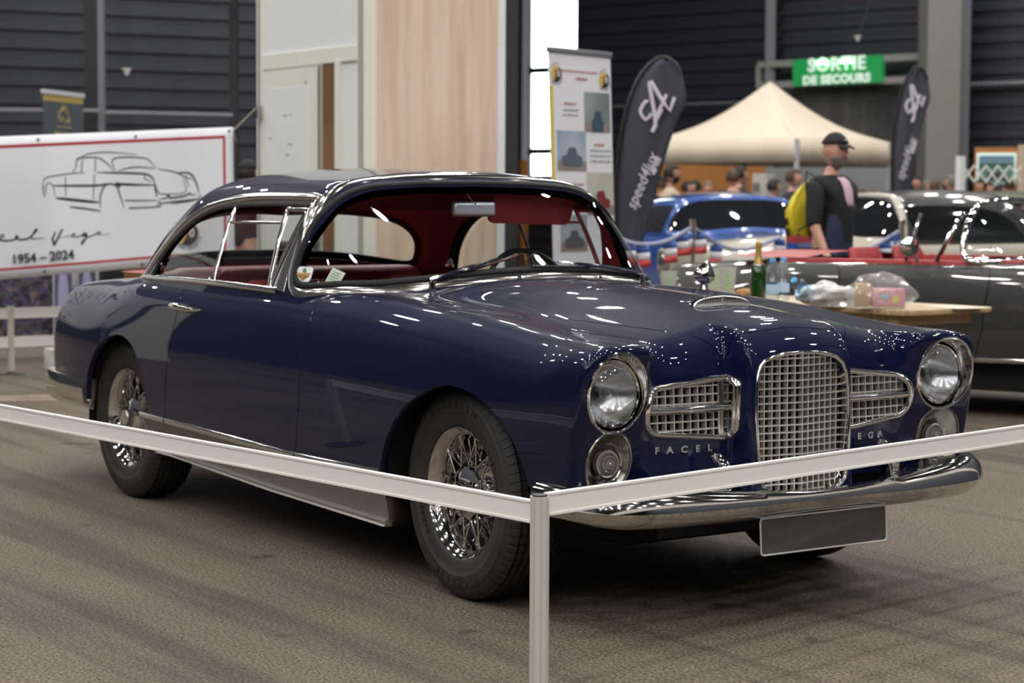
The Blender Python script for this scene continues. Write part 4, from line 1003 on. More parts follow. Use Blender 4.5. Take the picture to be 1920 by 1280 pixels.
# scuffs on the door
sc=mat('scuff',(.28,.30,.28),rough=.7)
for px,py,w in ((543,220,6),(553,218,3),(552,273,8),(547,293,7),(581,158,5),(515,262,5)):
    D=lerpD(px)-.0; z=1.27+(380-py)/FPX*D; wallbox('scuff',px-w/2,lerpD(px-w/2),px+w/2,lerpD(px+w/2),z-.006,z+.004,.003,sc,dr,.0425)
# brown shield sign behind the side window, on the booth
p0=at(540,lerpD(540)-.10,.80); shp=[(-.15,.13),(.15,.13),(.16,.0),(.10,-.12),(0,-.2),(-.10,-.12),(-.16,.0)]
mS=frame(p0+Vector((0,0,.03)),(at(600,lerpD(600))-at(540,lerpD(540))),(0,0,1)); mb=MB(); mb.prism(shp,.02,mS); so_=mb.obj('shield_sign',mat('shield_brown',(.05,.025,.015)),smooth=False); tag(so_,'dark brown shield-shaped sign low on the white booth panel','sign')
mb=MB(); mb.tube([mS@Vector((x*.85,y*.85,.024)) for x,y in shp],.005,5,closed=True); mb.tube([mS@Vector(v) for v in ((-.06,-.02,.024),(0,.03,.024),(.06,-.02,.024))],.008,5); mb.obj('shield_border',mat('shield_gold',(.25,.13,.05)),so_)
# ------------------------------------------------------------------ banner of the club
MT['banner']=mat('banner_cloth',(.74,.76,.81),rough=.55); MT['bred']=mat('banner_red',(.40,.025,.03),rough=.5); MT['bblk']=mat('banner_black',(.018,.035,.035),rough=.5)
BA=at(-420,13.2); BB=at(437,15.0)
bt=(BB-BA).normalized(); bn=Vector((bt.y,-bt.x,0)); bn=bn if bn.dot(CAMP-BA)>0 else -bn
BNO=Vector((BB.x,BB.y,0)); CAMV=CAMP.copy()
def bpl(px,py,off=0.0):
    """pixel read off the photograph -> (s,z) on the banner's own plane; s metres from its right edge"""
    v=_d*1+CR*((px-960)/FPX)+CU*((640-py)/FPX); t_=((BNO-CAMV).dot(bn))/(v.dot(bn)); p=CAMV+v*t_; return ((p-BNO).dot(bt),p.z)
BN=thing('club_banner','white banner with red border, line-drawn car and 1954 – 2024 tied up left of the coupe','banner',tuple(BNO),math.atan2(bt.y,bt.x))
bsg=1 if Vector((0,-1,0)).dot(Matrix.Rotation(-math.atan2(bt.y,bt.x),3,'Z')@bn)>0 else -1
def bl(s,z,o=0): # local: x along, -y*bsg outward
    wob=.012*math.sin(s*5.0+z*2)+.008*math.sin(s*11+1)
    return Vector((s,-bsg*(o+wob),z))
s0=-3.1; zT=lambda s: bpl(437,238)[1]+(bpl(0,256)[1]-bpl(437,238)[1])*(s/bpl(0,256)[0]); zB=lambda s: bpl(437,487)[1]+(bpl(0,524)[1]-bpl(437,487)[1])*(s/bpl(0,524)[0])
mb=MB(); rows=[]
for s_ in np.linspace(s0,0,60): rows.append([bl(s_,zB(s_)+(zT(s_)-zB(s_))*t) for t in np.linspace(0,1,14)])
mb.grid(rows); cloth=mb.obj('cloth',MT['banner'],BN,fix=False); md=cloth.modifiers.new('s','SOLIDIFY'); md.thickness=.003
def bline(mb,pts,w=2.2,n=4):
    """stroke on the banner through photo points, width in photo pixels"""
    P=smooth_path([(*bpl(x,y),0) for x,y in pts],n) if len(pts)>2 else [Vector((*bpl(x,y),0)) for x,y in pts]
    k=w*.0039*.72; N=len(P); rows=[[],[]]
    for i in range(N):
        t_=(P[min(i+1,N-1)]-P[max(i-1,0)]).normalized(); c=Vector((-t_.y,t_.x,0)); f=k*(1 if hasattr(w,'x') else max(.35,math.sin(PI*min(1,max(0,(i+.6)/(N))))**.4))
        for r,sg_ in ((0,1),(1,-1)): q=P[i]+c*f*sg_; rows[r].append(bl(q.x,q.y,.0045))
    mb.grid(rows)
mb=MB()
zz_=.055
for s_a,s_b in ((s0+.06,-.065),):
    n=50; top=[[],[]];bot=[[],[]]
    for i in range(n+1):
        s_=s_a+(s_b-s_a)*i/n
        for r,e in ((0,.060),(1,.082)): top[r].append(bl(s_,zT(s_)-e,.004)); 
        for r,e in ((0,.060),(1,.078)): bot[r].append(bl(s_,zB(s_)+e,.004))
    mb.grid(top); mb.grid(bot)
mb.grid([[bl(s_,zB(s_)+.06+(zT(s_)-zB(s_)-.12)*t,.004) for t in np.linspace(0,1,10)] for s_ in (-.065,-.045-.04)])
mb.obj('red_border',MT['bred'],BN,smooth=False,fix=False)
c4=lambda L_: [(x/4.0,y/4.0+160) for x,y in L_]
mb=MB()
for w,L_ in [(1.6,[(318,740),(330,700),(400,680),(540,660),(640,655)]),(1.6,[(318,740),(320,790),(332,840)]),(1.4,[(342,820),(340,760),(360,732),(395,755),(412,840)]),
 (1.5,[(585,560),(640,520),(750,503),(880,505),(1035,520)]),(1.8,[(540,660),(568,610),(575,560),(600,545),(720,540),(770,560),(820,600),(852,645)]),(1.5,[(615,560),(608,655)]),(1.5,[(715,550),(710,645)]),
 (1.8,[(870,645),(842,580),(860,550),(940,538),(1050,542),(1110,555),(1165,620)]),(1.8,[(890,642),(960,622),(1050,612),(1165,625)]),(1.8,[(1180,628),(1260,640),(1330,660),(1380,690),(1412,760)]),
 (2.8,[(720,652),(860,655),(980,658),(1090,665),(1140,690),(1155,720)]),(2.2,[(1155,720),(1165,780),(1175,840)]),(1.4,[(1090,668),(1088,700),(1145,722)]),(1.4,[(1155,720),(1180,790),(1215,815),(1385,800),(1360,690)]),
 (3.0,[(400,752),(560,752),(740,750),(800,735)]),(3.4,[(870,735),(930,742),(1150,748)]),(4.5,[(870,735),(890,740),(905,765)]),(2.4,[(752,920),(748,840),(780,760),(830,738),(880,760),(910,840),(935,918)]),
 (4.0,[(420,845),(580,862),(738,878)]),(1.4,[(490,685),(490,830)]),(1.4,[(706,670),(695,855)]),(2.6,[(520,910),(640,925),(752,942)]),(1.6,[(940,862),(1180,862)]),(1.8,[(970,920),(1190,910)]),
 (2.6,[(1190,855),(1240,845),(1262,822),(1275,845),(1390,825),(1415,808),(1430,820),(1470,818)]),(2.4,[(1205,885),(1340,868),(1500,850)]),(1.4,[(1280,890),(1400,872),(1490,855)]),(1.8,[(1185,885),(1180,900),(1190,912),(1202,898),(1195,872),(1185,885)]),
 (2.6,[(1330,655),(1400,655),(1440,680),(1470,740),(1490,810)]),(1.4,[(1385,668),(1395,690),(1440,705)]),(1.6,[(1492,820),(1488,845),(1500,858),(1508,838),(1497,822)])]:
    bline(mb,c4(L_),w)
mb.obj('car_drawing',MT['bblk'],BN,smooth=False,fix=False)
mb=MB()   # script lettering
for w,L_ in [(2.4,[(-30,1160),(10,1150),(30,1130),(20,1120),(0,1135),(-5,1155),(30,1165),(100,1158),(130,1135),(120,1128),(115,1140),(140,1155),(200,1150),(240,1120),(272,1085),(262,1080),(235,1130),(240,1150),(280,1148),(328,1145)]),
 (1.8,[(440,1140),(500,1133),(530,1128),(560,1115),(548,1112),(535,1130),(555,1138),(600,1128),(640,1112),(625,1108),(612,1125),(630,1132),(648,1115),(630,1160),(610,1190),(606,1175),(640,1145),(700,1120),(740,1095),(728,1108),(732,1122),(752,1100),(755,1120),(825,1113)])]:
    bline(mb,c4(L_),w,5)
for L_ in ([(408,1095),(382,1150),(396,1200),(412,1202),(472,1075),(455,1078),(408,1175),(398,1150),(418,1100)],):
    P=[bpl(x,y) for x,y in c4(L_)]; n=len(P); mb.add([bl(a,b,.0048) for a,b in P],[tuple(range(n))])
mb.obj('script_lettering',MT['bblk'],BN,smooth=False,fix=False)
s1,z1_=bpl(79,482); text('1954 – 2024',.092,.002,frame(bl(s1,z1_,.016),(1,0,(bpl(130,478)[1]-bpl(27,487)[1])/(bpl(130,478)[0]-bpl(27,487)[0])),(0,0,1)),bold=.0022).obj('year_lettering',MT['bblk'],BN,smooth=False,fix=False)
def emblem(name,M,r,parent,words=(('FACEL',140,-17),('DE PARIS',-125,15)),num='70'):
    """round badge: left half yellow, right half black, letters round it; local xy plane, +z outwards"""
    ye=mat('badge_yellow',(.62,.47,.10)) if 'badge_yellow' not in bpy.data.materials else bpy.data.materials['badge_yellow']
    a0=R_(62); L_=[(r*math.cos(a0+PI*k/20),r*math.sin(a0+PI*k/20)) for k in range(21)]; Rr_=[(-x,-y) for x,y in L_]
    m=MB(); m.prism(Rr_,.001,M); o=m.obj(name,MT['bblk'],parent,smooth=False); m=MB(); m.prism(L_,.001,M); m.obj(name+'_yellow',ye,parent,smooth=False)
    m=MB(); text(num[1],r*1.0,.0006,M@T(r*.38,0,.002),m,bold=.002); m.obj(name+'_number',MT['white'],parent,smooth=False,fix=False)
    m=MB(); text(num[0],r*1.0,.0006,M@T(-r*.2,r*.05,.002),m,bold=.003); m.obj(name+'_number',MT['bred'],parent,smooth=False,fix=False)
    m=MB()
    for w_,a1,st in words:
        for i,chh in enumerate(w_):
            a=R_(a1+st*i); c=Vector((math.cos(a),math.sin(a),0))*r*1.27; up=c.normalized()*(1 if st<0 else -1); text(chh,r*.34,.0006,M@frame(c+Vector((0,0,.001)),Vector((up.y,-up.x,0)),up),m,bold=.0006)
    m.obj(name+'_letters',MT['bblk'],parent,smooth=False,fix=False)
s2,z2=bpl(358,440); s3,z3=bpl(350,437)
emblem('badge',frame(bl(s3,z3,.014),(1,0,0),(0,0,1)),.088,BN)
for x,y in ((70,262),(255,256),(429,246),(83,509),(268,496)):
    s_,z_=bpl(x,y); m=MB(); m.lathe([(.006,0),(.012,.002),(.010,.004),(.005,.003)],frame(bl(s_,z_,.004),(1,0,0),(0,0,1)),12,cap=False); m.obj('eyelet',MT['black'],BN)
mb=MB(); mb.tube([BNO+Vector((0,0,zT(0)-.03)),at(485,15.95,1.27+(380-202)/FPX*15.95)],.004,5); mb.tube([BNO+Vector((0,0,zT(0)-.03)),BNO+bt*.03+Vector((0,0,zT(0)-.11))],.004,5); tag(mb.obj('rope',mat('rope',(.35,.27,.22))),'thin rope tying the white banner corner to the booth post','rope')
# posts that hold the banner
for s_ in (-2.9,-.02):
    p=BNO+bt*s_-bn*.05; mb=MB(); mb.box((-.02,-.02,0),(.02,.02,zT(s_)-.01)); o=mb.obj('banner_post',MT['steel'],loc=p); tag(o,'grey metal post holding up the %s end of the white banner'%('right' if s_>-1 else 'left'),'post')
# display boards under the banner
def board(name,label,cat,pxa,Da,pxb,Db,z0,z1,m,th=.02):
    o=wallbox(name,pxa,Da,pxb,Db,z0,z1,th,m); tag(o,label,cat); return o
MT['collage']=mat('photo_collage',(.1,.1,.1),rough=.35)
nt,b_=nodes(MT['collage']); tc=add(nt,'ShaderNodeTexCoord'); n1=add(nt,'ShaderNodeTexNoise'); n1.inputs['Scale'].default_value=7; n1.inputs['Detail'].default_value=5; n1.inputs['Distortion'].default_value=1.5
r1=add(nt,'ShaderNodeValToRGB'); cr=r1.color_ramp; cr.elements[0].position=.30; cr.elements[0].color=(.015,.015,.022,1); cr.elements[1].position=.75; cr.elements[1].color=(.36,.29,.23,1)
for p_,c_ in ((.42,(.03,.03,.05,1)),(.50,(.12,.10,.10,1)),(.56,(.04,.05,.18,1)),(.62,(.22,.16,.12,1)),(.68,(.30,.06,.04,1))): e=cr.elements.new(p_); e.color=c_
nt.links.new(tc.outputs['Object'],n1.inputs[0]); nt.links.new(n1.outputs[0],r1.inputs[0]); nt.links.new(r1.outputs[0],b_.inputs['Base Color'])
board('photo_board','dark photo collage board standing behind the barrier under the banner','display board',-260,15.6,104,16.2,.10,.82,MT['collage'])
MT['lilac']=mat('lilac_print',(.40,.38,.62)); MT['greyarch']=mat('grey_arch',(.10,.11,.17))
for i,(pa,pb) in enumerate(((98,143),(143,187))):
    o=board('arch_poster','pale lilac poster with a grey arch, %s of the pair below the banner'%('left' if i==0 else 'right'),'poster',pa,16.1+i*.05,pb-2,16.15+i*.05,.02,.80,MT['white'],.015); o['group']='pale posters below the banner'
    A=at(pa+5,16.05+i*.05); Bp=at(pb-7,16.1+i*.05); cx_=(A+Bp)/2; m=MB(); w=(Bp-A).length/2; fr_=frame(cx_-FW*.035,(Bp-A),(0,0,1)); sh=[(-w,.05),(w,.05),(w,.76),(-w,.76)]; m.prism(sh,.002,fr_); m.obj('poster_ground',MT['greyarch'],o,smooth=False)
    m=MB(); sh=[(w*.66*math.cos(a),.40+.34*math.sin(a)) for a in np.linspace(0,2*PI,25)[:-1]]; m.prism(sh,.002,frame(cx_-FW*.04,(Bp-A),(0,0,1))); m.obj('poster_arch',MT['lilac'],o,smooth=False)
board('orange_board','dark orange-brown board low behind the coupe tail','board',190,16.3,290,16.6,.0,.78,mat('rust_board',(.20,.09,.03)))
board('black_board','black board standing low between the posters and the orange board','board',186,16.0,232,16.1,.0,.80,MT['black'])
o=MB().box((-.06,-.05,0),(.06,.05,.16)).obj('white_box',MT['white'],loc=at(97,14.9),bevel=.01); tag(o,'small white box on the floor behind the coupe tail','box')
# ------------------------------------------------------------------ barriers
MT['alu']=mat('barrier_aluminium',(.66,.63,.58),rough=.35,metal=.25); MT['rail']=mat('barrier_rail_white',(.84,.82,.79),rough=.42)
def barrier_post(loc,h,label,grp,ang=0,w=.0475):
    prof=[]; n=8
    for k in range(n):
        a0=2*PI*k/n; 
        for da,rr in ((-18,1),(-7,1),(-5,.86),(5,.86),(7,1),(18,1)): prof.append((w/2*rr*math.cos(a0+R_(da)),w/2*rr*math.sin(a0+R_(da))))
    o=MB().prism(prof,h).obj('barrier_post',MT['alu'],smooth=False,loc=loc,rot=(0,0,ang)); tag(o,label,'barrier post',grp)
    m=MB(); m.lathe([(w*.42,h-.001),(w*.40,h+.004),(0,h+.004)],n=16,cap=False); m.obj('post_cap',MT['black'],o)
    m=MB(); m.lathe([(.11,0),(.11,.006),(.035,.012),(.03,.02)],n=32); m.obj('base',MT['black'],o,bevel=0)
    return o
def rail(name,A,B,z,h,label,grp,trim=.022,parent=None):
    A=Vector(A);B=Vector(B); t=(B-A).normalized(); mb=MB(); A=A+t*trim;B=B-t*trim; A.z=B.z=z; mb.bar(A,B,.013,h); mb.bar(A+Vector((0,0,h/2)),B+Vector((0,0,h/2)),.018,.006); mb.bar(A-Vector((0,0,h/2)),B-Vector((0,0,h/2)),.018,.006)
    o=mb.obj(name,MT['rail'],parent,smooth=False); tag(o,label,'barrier rail',grp); return o
# near barrier round the coupe
NP=Vector((1.351,-1.408,0))
barrier_post(NP,.555,'white fluted barrier post in front of the coupe, nearest the camera','near barrier posts',.35)
NL=Vector((-2.45,-1.80,0)); NR=Vector((.72,2.0,0))
rail('barrier_rail',NP,NL,.514,.050,'long white barrier rail running along the side of the blue coupe','near barrier rails')
rail('barrier_rail',NP,NR,.533,.050,'white barrier rail crossing in front of the blue coupe grille','near barrier rails')
barrier_post(NL,.555,'white barrier post off the tail of the blue coupe','near barrier posts',.1); barrier_post(NR,.555,'white barrier post beyond the blue coupe front bumper','near barrier posts',.35)
B2=dup(BN,loc=(-7.2,.22,0),rz=PI/2,label='second white club banner off to the left, mirrored in the coupe rear wing')
B2.scale=(1,1,1.4)
emblem('badge',frame(Vector((-2.72,-.02,bpl(350,437)[1])),(1,0,0),(0,0,1)),.10,B2)
for yy in (-2.85,.18):
    o=MB().box((-.02,-.02,0),(.02,.02,2.2)).obj('banner_post',MT['steel'],loc=(-7.26,yy,0)); tag(o,'grey post at the %s end of the second club banner'%('far' if yy<-1 else 'near'),'post')
o=MB().box((-.03,-.17,0),(.03,.17,2.2)).obj('partition',MT['cream'],loc=(-9.6,-4.15,0),rot=(0,0,.1)); tag(o,'cream partition off to the left, mirrored in the coupe door','partition')
# far barrier below the banner
FA=at(-330,13.6);FB_=at(18,14.5);FC=at(420,15.6)
for p,l in ((FA,'white barrier post below the far left end of the club banner'),(FB_,'white barrier post standing left of the coupe tail below the banner'),(FC,'white barrier post hidden behind the coupe near the booth')): barrier_post(p,.50,l,'far barrier posts',.2,.05)
for z,w in ((.445,'upper'),(.235,'lower')):
    rail('barrier_rail',FA,FB_,z,.07,'%s white rail of the far barrier, left of its visible post'%w,'far barrier rails'); rail('barrier_rail',FB_,FC,z,.07,'%s white rail of the far barrier, between its visible post and the coupe tail'%w,'far barrier rails')
# floor duct covers / joints
mb=MB(); a=at(-600,12.1,.002); b=at(1500,14.3,.002); mb.bar(a,b,.42,.004); o=mb.obj('floor_channel',noisy(mat('channel_cover',(.2,.16,.13),rough=.7),6,(.16,.125,.10),(.24,.19,.155)),smooth=False); tag(o,'smooth brown strip let into the asphalt behind the coupe tail','floor strip')
# ------------------------------------------------------------------ trestle table and what stands on it
TC=at(1700,9.96); u1=(RT*-.62+FW*.785).normalized(); u2=(RT*.785+FW*.62).normalized()
MT['table']=noisy(mat('table_wood',(.4,.28,.15),rough=.5),3,(.33,.22,.12),(.50,.36,.21),stretch=(1,12,1),detail=6)
TB=thing('trestle_table','long varnished wooden trestle table behind the coupe bonnet','table',tuple(TC),math.atan2(u2.y,u2.x))
LX,LY=.70,2.3
poly=rnd_poly([(0,0),(LX,0),(LX,LY),(0,LY)],.05,5); mb=MB(); mb.prism(poly,.028,T(0,0,.712)); mb.obj('tabletop',MT['table'],TB,bevel=.004)
mb=MB(); mb.box((.06,.10,.655),(LX-.06,.125,.712)); mb.box((.06,LY-.12,.655),(LX-.06,LY-.10,.712)); mb.box((.06,.12,.66),(.08,LY-.12,.712)); mb.box((LX-.08,.12,.66),(LX-.06,LY-.12,.712)); mb.obj('apron',MT['table'],TB,smooth=False)
for yy in (.35,LY-.35):
    for xx in (.14,LX-.14):
        mb=MB(); mb.bar((xx,yy,.66),(xx,yy+(.12 if yy<1 else -.12),0),.03,.03); mb.obj('leg',MT['steel'],TB,smooth=False)
    mb=MB(); mb.bar((.14,yy+.03,.5),(LX-.14,yy+.03,.5),.02,.02); mb.bar((.14,yy+.2,.66),(.14,yy+.05,.45),.02,.02); mb.obj('leg_brace',MT['steel'],TB,smooth=False)
ZT_=.740
MT['cup']=glassmat('frosted_cup',(.72,.76,.72),rough=.3); 
nt=MT['cup'].node_tree; df=add(nt,'ShaderNodeBsdfDiffuse'); df.inputs[0].default_value=(.62,.66,.62,1); mx=add(nt,'ShaderNodeMixShader'); mx.inputs[0].default_value=.5
oo=[n for n in nt.nodes if n.bl_idname=='ShaderNodeOutputMaterial'][0]; src=oo.inputs[0].links[0].from_socket; nt.links.new(src,mx.inputs[1]); nt.links.new(df.outputs[0],mx.inputs[2]); nt.links.new(mx.outputs[0],oo.inputs[0])
MT['green_print']=mat('green_print',(.25,.6,.12))
def cup(px,D,h,label):
    t=thing('plastic_cup',label,'cup',tuple(at(px,D,ZT_)),rnd.random(),'frosted plastic cups on the trestle table')
    r=h*.30; m=MB(); m.lathe([(0,.001),(r*.72,.001),(r*.74,.004),(r,h),(r*.985,h),(r*.72,.006),(0,.006)],n=24,cap=False); m.obj('cup_body',MT['cup'],t,fix=False)
    m=MB(); v=(CAMP-t.location); v.z=0; v.normalize(); a=math.atan2(v.y,v.x)-t.rotation_euler.z
    for k in range(4):
        for j in (-1,0,1):
            aa=a+j*.22; z=h*(.35+.14*k); rr=r*(.74+.26*z/h)+.0008; c=Vector((math.cos(aa)*rr,math.sin(aa)*rr,z)); m.bar(c,c+Vector((-math.sin(aa),math.cos(aa),0))*r*(.13+.05*((k+j)%2)),.0015,h*.045)
    m.obj('cup_print',MT['green_print'],t,smooth=False)
cup(1254,11.2,.150,'frosted plastic cup with green print, leftmost on the trestle table'); cup(1340,11.6,.155,'frosted plastic cup standing half behind another, right of the torpedo mirror'); cup(1363,11.2,.175,'tallest frosted plastic cup, right of the torpedo mirror')
# champagne bottle
bt_=thing('champagne_bottle','green champagne bottle with gold foil neck on the trestle table','bottle',tuple(at(1421,10.75,ZT_)))
MT['gbottle']=mat('bottle_green',(.010,.045,.006),rough=.08,coat=1); MT['foil']=mat('gold_foil',(.48,.32,.08),rough=.35,metal=.6); MT['label']=mat('paper_label',(.55,.54,.48))
MB().lathe([(0,0),(.042,.001),(.044,.01),(.044,.15),(.040,.18),(.026,.21),(.018,.235)],n=28,cap=False).obj('bottle_body',MT['gbottle'],bt_,fix=False)
MB().lathe([(.0275,.205),(.020,.232),(.0158,.26),(.0155,.30),(.017,.302),(.017,.315),(.014,.326),(.0,.33)],n=24,cap=False).obj('foil',MT['foil'],bt_,fix=False)
MB().lathe([(.0275,.205),(.029,.2),(.0282,.208)],n=24,cap=False).obj('neck_label',MT['label'],bt_,fix=False)
MT['pet']=glassmat('clear_plastic',(.86,.92,.96),rough=.04,ior=1.75); MT['bluecap']=mat('blue_cap',(.10,.38,.72),rough=.4); MT['petlabel']=mat('bottle_label',(.45,.62,.78),rough=.4)
def pet(loc,label,h=.245,rot=None):
    t=thing('water_bottle',label,'bottle',loc,0,'clear plastic water bottles on the trestle table')
    if rot: t.rotation_euler=rot
    pr=[(0,.0),(.028,.0),(.033,.008)]; z=.015
    while z<h*.70: pr+=[(.0335,z),(.0335,z+.010),(.0305,z+.014),(.0335,z+.018)]; z+=.020
    pr+=[(.033,h*.74),(.024,h*.84),(.014,h*.90),(.0125,h*.94)]
    MB().lathe(pr,n=24,cap=False).obj('bottle_body',MT['pet'],t,fix=False)
    MB().lathe([(.016,h*.93),(.0165,h*.935),(.0165,h),(.014,h+.003),(0,h+.003)],n=20,cap=False).obj('cap',MT['bluecap'],t,fix=False)
    MB().lathe([(.0338,h*.26),(.0340,h*.27),(.0340,h*.45),(.0338,h*.46)],n=24,cap=False).obj('bottle_label',MT['petlabel'],t,fix=False); return t
pet(tuple(at(1448,10.35,ZT_)),'clear plastic water bottle with blue cap, left of the upright pair by the champagne bottle')
pet(tuple(at(1468,10.55,ZT_)),'clear plastic water bottle with blue cap, right of the upright pair by the champagne bottle')
pet(tuple(at(1518,10.25,ZT_+.060)),'small clear water bottle lying tilted on the crumpled plastic bag',.18,(R_(62),0,YAW-PI/2+R_(-40)))
MT['clearbag']=glassmat('clear_bag',(.90,.92,.93),rough=.12,ior=1.7)
nt=MT['clearbag'].node_tree; df=add(nt,'ShaderNodeBsdfDiffuse'); df.inputs[0].default_value=(.8,.8,.8,1); mx=add(nt,'ShaderNodeMixShader'); mx.inputs[0].default_value=.16
oo=[n for n in nt.nodes if n.bl_idname=='ShaderNodeOutputMaterial'][0]; src=oo.inputs[0].links[0].from_socket; nt.links.new(src,mx.inputs[1]); nt.links.new(df.outputs[0],mx.inputs[2]); nt.links.new(mx.outputs[0],oo.inputs[0])
def lump(r,seed,sub=4,amp=.25,flat=0.0):
    """crumpled blob of half sizes r, base at z=0"""
    rr=random.Random(seed); bm=bmesh.new(); bmesh.ops.create_icosphere(bm,subdivisions=sub,radius=1); ds=[Vector((rr.gauss(0,1),rr.gauss(0,1),rr.gauss(0,1))).normalized() for _ in range(26)]; am=[rr.uniform(-1,1) for _ in ds]
    for v in bm.verts:
        n=v.co.normalized(); k=1+amp*sum(a*max(0,1-abs(n.dot(d)-.2)*4) for a,d in zip(am,ds))*.5
        v.co=Vector((n.x*r[0]*k,n.y*r[1]*k,max(-.55,n.z*k)*r[2]))
    zmin=min(v.co.z for v in bm.verts); m=MB(); bm.verts.index_update(); m.add([(v.co.x,v.co.y,v.co.z-zmin) for v in bm.verts],[tuple(v.index for v in f.verts) for f in bm.faces]); bm.free(); return m
lo=lump((.14,.09,.075),3,4,.45).obj('plastic_bag',mat('cloudy_bag',(.62,.62,.60),rough=.25,coat=.6),smooth=False,loc=at(1555,10.35,ZT_),rot=(0,0,YAW+PI/2)); tag(lo,'crumpled white plastic bag on the trestle table beside the pastry bag','bag')
lo=lump((.05,.04,.05),5,3,.4).obj('bag_knot',MT['petlabel'],lo,smooth=False,loc=(.13,0,.03))
pb=thing('pastry_bag','see-through bag with a pink and yellow packet on the trestle table','bag',tuple(at(1648,10.15,ZT_)),math.atan2(RT.y,RT.x))
m=lump((.155,.085,.115),11,4,.22); m.obj('bag_film',MT['clearbag'],pb,smooth=False)
for nm,lo_,hi_,c_ in (('pink_packet',(-.04,-.035,.008),(.13,.025,.105),(.75,.30,.36)),('yellow_packet',(-.125,-.03,.01),(-.045,.03,.13),(.55,.36,.16))): MB().box(lo_,hi_).obj(nm,mat(nm,c_,rough=.5),pb,bevel=.012)
pk=[o for o in bpy.data.objects if o.name.startswith('pink_packet')][0]
for i,(cx_,cz_,w_,h_,c_) in enumerate([(.02,.065,.06,.022,(.30,.62,.70)),(.08,.05,.04,.04,(.72,.66,.15)),(-.01,.09,.05,.016,(.72,.52,.25))]):
    m=MB(); m.prism([(cx_+w_/2*math.cos(a),cz_+h_/2*math.sin(a)) for a in np.linspace(0,2*PI,13)[:-1]],.001,frame((0,-.0362,0),(1,0,0),(0,0,1))); m.obj('packet_print',mat('packet_print_%d'%i,c_),pk,smooth=False)
o=lump((.06,.04,.03),8,3,.2).obj('pastry',mat('pastry',(.36,.19,.07),rough=.7),loc=at(1397,11.5,ZT_),rot=(0,0,.8)); tag(o,'small brown pastry on the trestle table left of the champagne bottle','food')
for i,(px,D,w,h,a,l) in enumerate([(1530,10.9,.30,.22,.3,'white sheet of paper on the trestle table behind the bags'),(1790,10.35,.36,.22,-.2,'pale sheet of paper on the right end of the trestle table')]):
    o=MB().box((-w/2,-h/2,0),(w/2,h/2,.001)).obj('paper_sheet',mat('paper_%d'%i,(.55,.52,.44)),smooth=False,loc=at(px,D,ZT_+.0005),rot=(0,0,a)); tag(o,l,'paper')
# ------------------------------------------------------------------ roll-up banner (D 14), sail flags, small banner
def sheet3(pts_uv,M,th=.004): m=MB(); m.prism(pts_uv,th,M); return m
MT['rollw']=mat('rollup_white',(.72,.73,.78),rough=.5)
RA=at(1024,14.0); RB=at(1140,14.55); rt=(RB-RA).normalized(); 
RU=thing('roll_up_banner','tall white roll-up banner with round badges and car photos behind the coupe windscreen','banner',tuple(((RA+RB)/2)),math.atan2(rt.y,rt.x))
Wd=(RB-RA).length; sgn_=1 if (Matrix.Rotation(math.atan2(rt.y,rt.x),3,'Z')@Vector((0,-1,0))).dot(CAMP-RA)>0 else -1
lean=.085
def ruM(u,z,off=.006): return frame((u*Wd+lean*(2.3-z)*.62,-sgn_*0-off,z),(1,0,0),(-lean*.62,0,1))
zt_,zb_=2.335,.10
m=MB(); m.add([ (x*Wd+lean*(2.3-z)*.62,y,z) for y in(-.002,.002) for x,z in ((-.5,zb_),(.5,zb_),(.5,zt_),(-.5,zt_))],[(0,1,2,3),(7,6,5,4),(0,4,5,1),(1,5,6,2),(2,6,7,3),(3,7,4,0)]); m.obj('print',MT['rollw'],RU,smooth=False)
m=MB(); m.box((-Wd/2-.01,-.015,zt_-.01),(Wd/2+.01,.015,zt_+.03)); m.obj('top_rail',MT['steel'],RU,bevel=.008); m=MB(); m.box((-Wd/2+.13,-.10,0),(Wd/2+.17,.10,.10)); m.obj('cassette',MT['steel'],RU,bevel=.02)
def ruz(py): return 1.2705+(380-py)/FPX*14.25
def patch(name,u0,u1,p0,p1,mt,off=.004,par=None,th=.001):
    za,zb2=ruz(p1),ruz(p0); m=MB(); M_=lambda u,z: Vector((u*Wd+lean*(2.3-z)*.62,-off,z)); q=[M_(u0,za),M_(u1,za),M_(u1,zb2),M_(u0,zb2)]; m.add(q+[p+Vector((0,th,0)) for p in q],[(0,1,2,3),(7,6,5,4),(0,4,5,1),(1,5,6,2),(2,6,7,3),(3,7,4,0)]); return m.obj(name,mt,par or RU,smooth=False)
patch('yellow_edge',-.5,-.44,165,420,mat('rollup_yellow',(.62,.52,.10)))
ph=lambda n,c1,c2,sc: noisy(mat(n,(.1,.1,.1),rough=.4),sc,c1,c2,detail=3)
